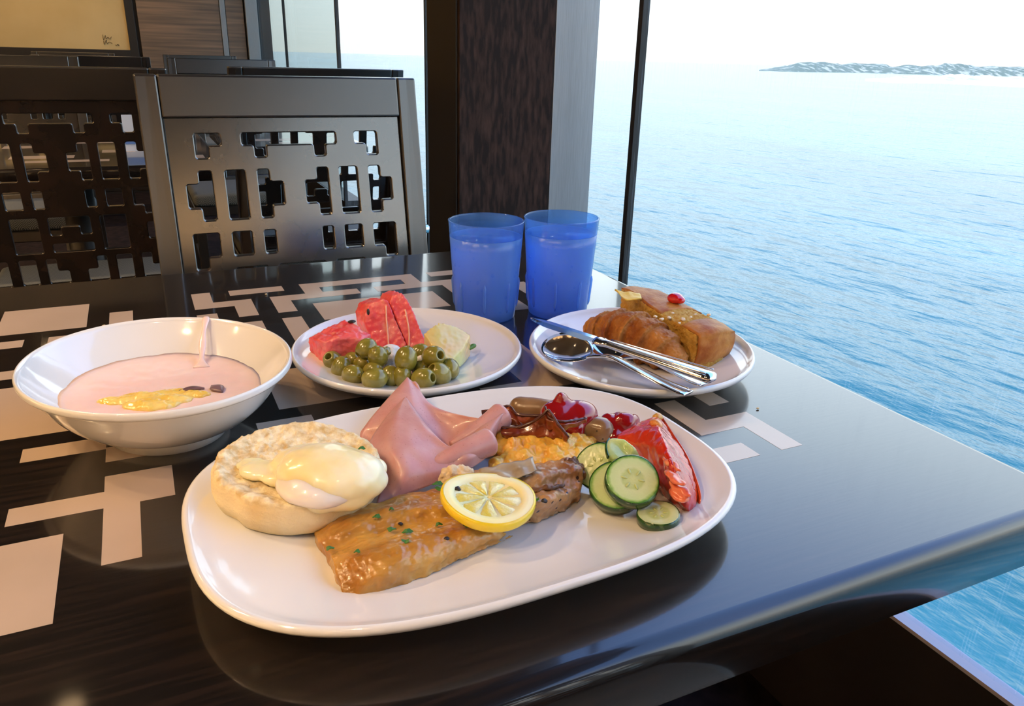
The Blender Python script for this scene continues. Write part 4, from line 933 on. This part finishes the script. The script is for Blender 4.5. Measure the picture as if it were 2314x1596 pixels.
lem('peel', *lathe2([(lr-.0016, .0031), (lr-.0004, .0028), (lr, .0015), (lr, -.0018), (lr-.0008, -.0030), (lr-.0016, -.0031), (lr-.0016, .0031)]), LPEEL)
pith = lem('pith', *lathe2([(lr-.0017, .0030), (lr-.0045, .0031), (lr-.008, .0028), (lr-.0085, .0012), (.001, .0012), (.001, -.0028), (lr-.0017, -.0030)]), LPITH)
for k in range(9):
    a0, a1 = 2*PI*k/9+.06, 2*PI*(k+1)/9-.06; V = []; Fc = []; ns, nr = 8, 8
    for j in range(nr+1):
        r = .0022+(.0208-.0022)*j/nr
        for i in range(ns+1):
            e = math.sin(PI*i/ns)**.5*math.sin(PI*min(1, (j+.4)/nr*.98))**.5 if 0 < j else 0
            a = a0+(a1-a0)*(.5+(i/ns-.5)*(.3 if j == 0 else 1))
            rr = r*(1-.03*abs(i/ns-.5)*2*(j/nr)); V.append((rr*math.cos(a), rr*math.sin(a)*.93, .0012+.0014*e+.0004*noise.noise(Vector((rr*900, a*9, k)))))
    for j in range(nr):
        for i in range(ns): q = j*(ns+1)+i; Fc.append((q, q+1, q+ns+2, q+ns+1))
    lem('segment', V, Fc, LSEG, pith)
PEPP = M_('black_pepper', (.02, .012, .01), .5)
pp = thing('pepper_flake', 'black pepper flake on the left of the lemon slice', 'pepper', at(1035, 1105, .7885)); blob('flake', [(at(1035, 1105, .7882), (.0022, .0018, .0012))], PEPP, pp, .0005, 0, ((700, .0008),))
# --- scrambled eggs
SCR = M_('scrambled_egg', (.78, .38, .035), .38, .5, col2=(.88, .58, .11), vscale=50, vlo=.35, vhi=.65, bump=(240, .4, .0015), sss=.4, ssr=(.010, .006, .002), coat=.3)
sc_ = thing('scrambled_eggs', 'heap of yellow scrambled eggs behind the browned fish', 'egg', at(1220, 1030, PZ))
rnd = random.Random(3); balls = []
for k in range(95):
    u, v = rnd.random(), rnd.random()*1.25; x = 1118+u*222; y = 1050-v*52+8*abs(u-.5); z = .7605+.0105*math.sin(PI*u)**.5*(.35+.65*min(v, 1))*rnd.uniform(.6, 1.15)
    r = rnd.uniform(.0035, .0068); balls.append((at(x, y, z), (r*rnd.uniform(.9, 1.4), r, r*rnd.uniform(.7, 1.0)), Matrix.Rotation(rnd.uniform(0, 3), 3, 'Z')))
blob('curds', balls, SCR, sc_, .0011, 2, ((120, .0018), (330, .0012)))
# --- sausages
SAUS = M_('sausage', (.22, .115, .045), .30, .5, col2=(.36, .22, .11), vscale=45, bump=(180, .2, .001), coat=.5, sss=.1, extra=add_speck((.05, .03, .02), 170, .12))
def sausage(label, a, b, r):
    a, b = Vector(a), Vector(b); t = thing('sausage', label, 'sausage', ((a.x+b.x)/2, (a.y+b.y)/2, min(a.z, b.z)-r))
    n = 24; P = [a+(b-a)*(i/n)+Vector((0, 0, .0015*math.sin(PI*i/n))) for i in range(n+1)]; L = (b-a).length
    rad = []
    for i in range(n+1):
        d_ = min(i, n-i)/n*L; rad.append(r*math.sqrt(max(.03, 1-max(0, 1-d_/r)**2)))
    sweep('casing', P, rad, SAUS, t, n=24, ripple=lambda t_, th: .03*noise.noise(Vector((t_*6, math.cos(th)*1.5, math.sin(th)*1.5))))
sausage('small sausage at the back, half under the big ketchup dollop', at(1150, 922, .7685), at(1275, 938, .7685), .0098)
sausage('small sausage between the two ketchup dollops', at(1268, 962, .769), at(1388, 978, .7685), .0100)
# --- bacon
BAC = M_('fried_bacon', (.11, .010, .004), .25, .5, col2=(.30, .060, .012), vscale=30, vstretch=(1, 3, 2), vlo=.35, vhi=.7, detail=5, bump=(160, .4, .0015), coat=.7, crough=.1, sss=.1)
def bacon(label, rows, amp=.0026):
    P = px_rows(rows); t = thing('bacon_rasher', label, 'bacon', P[-1][1]); sheet('rasher', P, 44, 12, .0016, BAC, t, noise_fn=lambda p, u, v: amp*noise.noise(p*130)+.0009*math.sin(u*22)*v)
    # crisp dark rind along the upper edge
    e = [p+Vector((0, 0, .0008)) for p in spline(P[0], 44)]; sweep('rind', e, [.0010+.0005*noise.noise(Vector((i*.7, 0, 1))) for i in range(45)], RIND, t, n=7)
RIND = M_('bacon_rind', (.07, .014, .008), .3, .5, coat=.5)
bacon('crisp bacon rasher at the back beside the ham fold', [[(1088, 932, .779), (1115, 928, .780), (1150, 920, .782), (1168, 938, .781), (1205, 942, .782), (1248, 940, .784)], [(1090, 938, .776), (1118, 942, .776), (1155, 942, .777), (1175, 952, .777), (1210, 955, .778), (1250, 955, .779)], [(1095, 944, .772), (1125, 955, .771), (1160, 962, .772), (1185, 966, .772), (1215, 968, .772), (1252, 968, .774)]])
bacon('front bacon rasher curled above the scrambled eggs', [[(1132, 968, .776), (1170, 968, .777), (1205, 955, .782), (1228, 938, .789), (1240, 930, .792), (1262, 962, .786), (1285, 990, .779)], [(1132, 979, .774), (1172, 980, .774), (1208, 972, .777), (1232, 962, .781), (1248, 962, .783), (1266, 980, .780), (1282, 996, .776)], [(1134, 988, .770), (1176, 992, .770), (1212, 990, .771), (1236, 988, .773), (1252, 990, .773), (1268, 995, .773), (1280, 1001, .772)]])
bacon('twisted bacon rasher lying over the ketchup', [[(1232, 922, .790), (1240, 945, .788), (1268, 955, .787), (1300, 952, .786), (1326, 947, .786)], [(1228, 935, .787), (1242, 955, .784), (1270, 962, .784), (1300, 957, .784), (1325, 951, .785)], [(1226, 948, .783), (1246, 966, .780), (1272, 968, .781), (1300, 962, .782), (1324, 954, .784)]])
# --- ketchup
KET = M_('ketchup', (.30, .006, .008), .14, .5, coat=.8, crough=.06, sss=.15, ssr=(.006, .001, .001))
k1 = thing('ketchup', 'large dark red ketchup dollop with a pointed peak', 'ketchup', at(1280, 955, .765))
blob('dollop', [(at(1282, 945, .776), (.022, .017, .014)), (at(1260, 938, .780), (.015, .013, .012)), (at(1308, 940, .778), (.016, .014, .012)), (at(1270, 918, .786), (.009, .009, .008)), (at(1268, 906, .7905), (.006, .006, .007)), (at(1267, 899, .794), (.0038, .0038, .0045)), (at(1320, 950, .774), (.010, .010, .009)), (at(1304, 972, .772), (.007, .006, .008)), (at(1303, 984, .768), (.006, .005, .005))], KET, k1, .0010, 12, ((60, .0008),))
k2 = thing('ketchup', 'smaller ketchup dollop beside the tomato wedge', 'ketchup', at(1395, 970, .762))
blob('dollop', [(at(1395, 962, .770), (.013, .011, .010)), (at(1378, 955, .773), (.009, .009, .007)), (at(1412, 953, .775), (.009, .008, .007)), (at(1428, 952, .774), (.007, .006, .006)), (at(1388, 985, .765), (.010, .008, .007)), (at(1402, 948, .777), (.004, .004, .004))], KET, k2, .0010, 3, ((120, .0014),))
# --- tomato wedge
TOM = M_('tomato_flesh', (.50, .014, .008), .20, .5, col2=(.70, .075, .028), vscale=26, vlo=.35, vhi=.7, bump=(130, .4, .0018), sss=.4, ssr=(.012, .003, .002), coat=.6, crough=.06)
TSK = M_('tomato_skin', (.55, .02, .012), .14, .5, col2=(.66, .10, .03), vscale=20, coat=.7, crough=.05)
sta = [((1468, 944, .787), (1490, 938, .788), (1484, 936, .791)), ((1392, 985, .777), (1520, 985, .784), (1490, 965, .799)), ((1428, 1028, .771), (1548, 1030, .782), (1508, 1020, .800)), ((1462, 1075, .766), (1568, 1080, .778), (1526, 1072, .795)), ((1503, 1125, .7625), (1579, 1125, .771), (1545, 1118, .784)), ((1542, 1160, .7600), (1570, 1160, .763), (1557, 1158, .767))]
sec = []
for l, r, g in sta:
    L_, R_, G_ = at(*l), at(*r), at(*g); mid = (L_+R_)/2; b1 = L_*.7+R_*.3; b2 = L_*.3+R_*.7; dz = (G_-mid).length*.55
    b1 = Vector((b1.x, b1.y, max(PZ+.0008, b1.z-dz*.8))); b2 = Vector((b2.x, b2.y, max(PZ+.0008, b2.z-dz*.9))); 
    sec.append([G_, G_*.5+L_*.5, L_, b1, b2, R_, G_*.5+R_*.5])
ns = 30; cols = [spline([s[i] for s in sec], ns) for i in range(7)]
to = thing('tomato_wedge', 'juicy red tomato wedge at the right of the platter', 'tomato', (sec[3][3].x, sec[3][3].y, PZ))
V = [cols[i][j] for j in range(ns+1) for i in range(7)]; Fc = [(j*7+i, j*7+(i+1) % 7, (j+1)*7+(i+1) % 7, (j+1)*7+i) for j in range(ns) for i in range(7)]+[tuple(range(7)), tuple(ns*7+i for i in range(7))]
o = mesh('flesh', V, Fc, TOM, to); bake(o, voxel=.0012, smooth=4, disp=((60, .0016), (150, .0008), (420, .0003)))
tsk = [[cols[i][j]+(cols[i][j]-(cols[0][j]+cols[3][j]+cols[4][j])/3).normalized()*.0012 for i in (5, 4, 3)] for j in range(0, ns+1, 3)]
sheet('skin', tsk, 12, 30, .0008, TSK, to)
CORE = M_('tomato_core', (.62, .36, .06), .3, .5, col2=(.66, .22, .06), vscale=80, coat=.4)
blob('core', [(at(1486, 942, .791), (.004, .004, .003)), (at(1482, 958, .794), (.004, .006, .003))], CORE, to, .0008, 2, ((200, .001),))
PULP = M_('tomato_pulp', (.66, .09, .04), .18, .5, col2=(.78, .24, .12), vscale=70, coat=.7, sss=.4, ssr=(.01, .004, .003), bump=(200, .4, .0012))
blob('pulp', [(at(1525, 1080, .7935), (.004, .010, .002)), (at(1538, 1105, .7875), (.004, .010, .0025)), (at(1534, 1120, .7835), (.005, .008, .0025)), (at(1519, 1050, .7965), (.0026, .010, .0018))], PULP, to, .0009, 2, ((180, .0020),))
# --- cucumber
def cuc_extra(nt, b, tc):
    N, L = nt.nodes, nt.links; sp = N.new('ShaderNodeVectorMath'); sp.operation = 'MULTIPLY'; sp.inputs[1].default_value = (1, 1, 0); L.new(tc.outputs['Object'], sp.inputs[0])
    ln = N.new('ShaderNodeVectorMath'); ln.operation = 'LENGTH'; L.new(sp.outputs[0], ln.inputs[0])
    mr = N.new('ShaderNodeMapRange'); mr.inputs[2].default_value = .0175; L.new(ln.outputs['Value'], mr.inputs[0])
    t = N.new('ShaderNodeTexNoise'); t.inputs['Scale'].default_value = 260; L.new(tc.outputs['Object'], t.inputs['Vector'])
    ma = N.new('ShaderNodeMath'); ma.operation = 'MULTIPLY_ADD'; ma.inputs[1].default_value = .12; L.new(t.outputs['Fac'], ma.inputs[0]); L.new(mr.outputs[0], ma.inputs[2])
    r = N.new('ShaderNodeValToRGB'); e = r.color_ramp.elements; e[0].position = 0; e[0].color = (.62, .70, .36, 1); e[1].position = 1; e[1].color = (.10, .30, .05, 1)
    for p_, c_ in ((.45, (.50, .62, .27)), (.55, (.62, .72, .40)), (.88, (.55, .70, .36)), (.96, (.30, .50, .15))): q = r.color_ramp.elements.new(p_); q.color = (*c_, 1)
    L.new(ma.outputs[0], r.inputs[0]); L.new(r.outputs[0], b.inputs['Base Color'])
CUCF = M_('cucumber_flesh', (.6, .7, .4), .22, .5, bump=(300, .3, .001), sss=.4, ssr=(.008, .009, .004), coat=.4, extra=cuc_extra)
CUCR = M_('cucumber_rind', (.006, .045, .006), .25, .5, col2=(.022, .10, .012), vscale=160, vlo=.45, vhi=.7, coat=.6, crough=.1)
CSEED = M_('cucumber_seed', (.50, .58, .22), .2, .5, coat=.5)
def cucumber(label, c, nrm, r, th, seeds=True):
    t = thing('cucumber_slice', label, 'cucumber', c, None, frame(nrm, (1, .2, 0)).to_euler()); n = 56
    def ring(rz): return [(r_*math.cos(2*PI*k/n)*(1+.02*math.sin(3*2*PI*k/n)), r_*math.sin(2*PI*k/n)*(1+.02*math.sin(3*2*PI*k/n)), z) for r_, z in rz for k in range(n)]
    def fc(m): return [(j*n+k, j*n+(k+1) % n, (j+1)*n+(k+1) % n, (j+1)*n+k) for j in range(m-1) for k in range(n)]
    h = th/2; pf = [(.0002, h-.0003), (r*.3, h-.0004), (r*.6, h), (r*.9, h), (r-.0006, h-.0002), (r-.0006, -h+.0002), (r*.6, -h), (.0002, -h)]
    fl = mesh('flesh', ring(pf), fc(len(pf))+[tuple(range(n)), tuple((len(pf)-1)*n+k for k in range(n))], CUCF, t, world=False)
    pr_ = [(r-.0007, h), (r-.0001, h-.0003), (r, 0), (r-.0001, -h+.0003), (r-.0007, -h), (r-.0007, h)]
    mesh('rind', ring(pr_), fc(len(pr_)), CUCR, t, world=False)
    if seeds:
        for k in range(6):
            a = 2*PI*k/6+.3; bm = bmesh.new(); add_ball(bm, (0, 0, 0), (.0022*r/.0175, .0009, .0005), 2); me = from_bm('seed', bm, CSEED, fl, True); me.location = (r*.32*math.cos(a), r*.32*math.sin(a), h-.0002); me.rotation_euler = (0, 0, a)
cucumber('rearmost cucumber slice, standing beside the scrambled eggs', at(1354, 1056, .774), (-.55, -.35, .62), .0170, .0075)
cucumber('cucumber slice sandwiched behind the front one', at(1392, 1102, .7735), (-.35, -.45, .80), .0178, .0095)
cucumber('front cucumber slice showing its whole pale face', at(1428, 1089, .7835), (-.22, -.50, .82), .0178, .0085)
cucumber('small cucumber slice lying flat in front of the tomato', at(1488, 1168, .7675), (-.10, .02, 1), .0138, .0066)
ccp = [at(1370, 1000, .797), at(1380, 990, .799), at(1412, 992, .799), at(1434, 1012, .795), at(1447, 1028, .790), at(1424, 1037, .789), at(1385, 1038, .790), at(1372, 1030, .792)]
CUCP = M_('cucumber_pale', (.42, .56, .20), .22, .5, col2=(.54, .64, .30), vscale=60, coat=.4, sss=.4, ssr=(.008, .009, .004), bump=(300, .3, .001))
cc = thing('cucumber_chunk', 'pale peeled cucumber chunk leaning on the tomato wedge', 'cucumber', ccp[6]); prism('flesh', ccp, (.006, .006, -.016), CUCP, cc, .0009, 3, ((120, .0012),), .85); sweep('rind', spline([at(1374, 1034, .7915), at(1370, 1018, .7935), at(1371, 1004, .7955), at(1377, 994, .7965)], 24), [(.0010, .0018)]*25, CUCR, cc, n=10)
# --- herbs and crumbs
HERB = M_('parsley', (.030, .13, .020), .5, .4, col2=(.06, .20, .03), vscale=80)
def leaf(label, px, py, z, s, a, tip=.5):
    p = at(px, py, z); t = thing('parsley_flake', label, 'parsley', p, 'parsley flakes'); V = []; Fc = []; n = 14
    for lay in (0, -.0003):
        V.append((0, 0, .0003+lay))
        for k in range(n):
            th = 2*PI*k/n; r = s*(.55+.45*abs(math.cos(1.5*th+a)))*(1 if k % 2 else .8); V.append((r*math.cos(th+a)*1.15, r*math.sin(th+a)*.8, lay+.0009*math.sin(2*th)+tip*.0006))
    for k in range(n):
        i, j = 1+k, 1+(k+1) % n; Fc += [(0, i, j), (n+1, n+1+j, n+1+i), (i, n+1+i, n+1+j, j)]
    mesh('leaf', V, Fc, HERB, t, world=False, smooth=False)
for a in (('parsley flake on the sauce near its right edge', 816, 1014, .798, .0026, .3), ('parsley sliver low on the right of the sauce', 834, 1063, .7915, .0017, 1.2), ('parsley flake on the upper half of the fish fillet', 850, 1168, .7765, .0027, .1), ('parsley flake in the groove of the fish fillet', 886, 1197, .7735, .0030, 1.1), ('large parsley flake in the middle of the fish fillet', 920, 1202, .774, .0034, .4), ('parsley bit just below the large flake', 917, 1222, .7775, .0028, 2.0), ('parsley bit at the left end of the fish fillet', 746, 1240, .7715, .0026, .9), ('tiny parsley bit on the left lobe of the fillet', 806, 1247, .7765, .0019, .2),
          ('parsley flake below the lemon, left', 992, 1186, .7735, .0024, .7), ('parsley flake below the lemon, right', 1056, 1187, .7745, .0026, 1.7), ('parsley sprig at the left tip of the lemon', 988, 1094, .781, .0036, .2), ('parsley sprig touching the lemon rim', 996, 1104, .783, .0036, 1.4), ('tiny parsley bit at the top of the fillet', 884, 1151, .777, .0016, .5), ('tiny parsley thread right of the lemon slice', 1213, 1128, .780, .0019, 1.9)):
    leaf(*a)
for a in (('dark pepper bit on the fillet below the lemon', 1010, 1217, .7772, .0017), ('dark herb bit in the groove of the fillet', 905, 1184, .7715, .0016), ('peppercorn on the browned fish piece', 1231, 1132, .7795, .0022), ('small peppercorn at the top of the browned fish', 1183, 1075, .7855, .0016)):
    t = thing('pepper_flake', a[0], 'pepper', at(*a[1:4])); blob('flake', [(at(*a[1:4]), (a[4], a[4]*.8, a[4]*.6))], PEPP, t, .0005, 0, ((700, .0006),))
CRUMB = M_('pale_crumb', (.72, .58, .34), .7)
PINKC = M_('pink_crumb', (.75, .22, .15), .4)
for lb, x, y, z, r, mt in (('tiny pink scrap on the white front of the platter', 762, 1391, .7588, .0022, PINKC), ('pale crumb on the table behind the bowl', 235, 736, .7512, .0016, CRUMB), ('pale crumb on the table beside the bar shaped inlay', 601, 665, .7512, .0013, CRUMB), ('pale crumb on the bare table right of the pastry plate', 1712, 923, .7512, .0013, CRUMB)):
    t = thing('crumb', lb, 'crumb', at(x, y, z)); blob('crumb_body', [(at(x, y, z), (r*1.3, r*.8, r*.6))], mt, t, .0005, 0, ((500, .0006),))
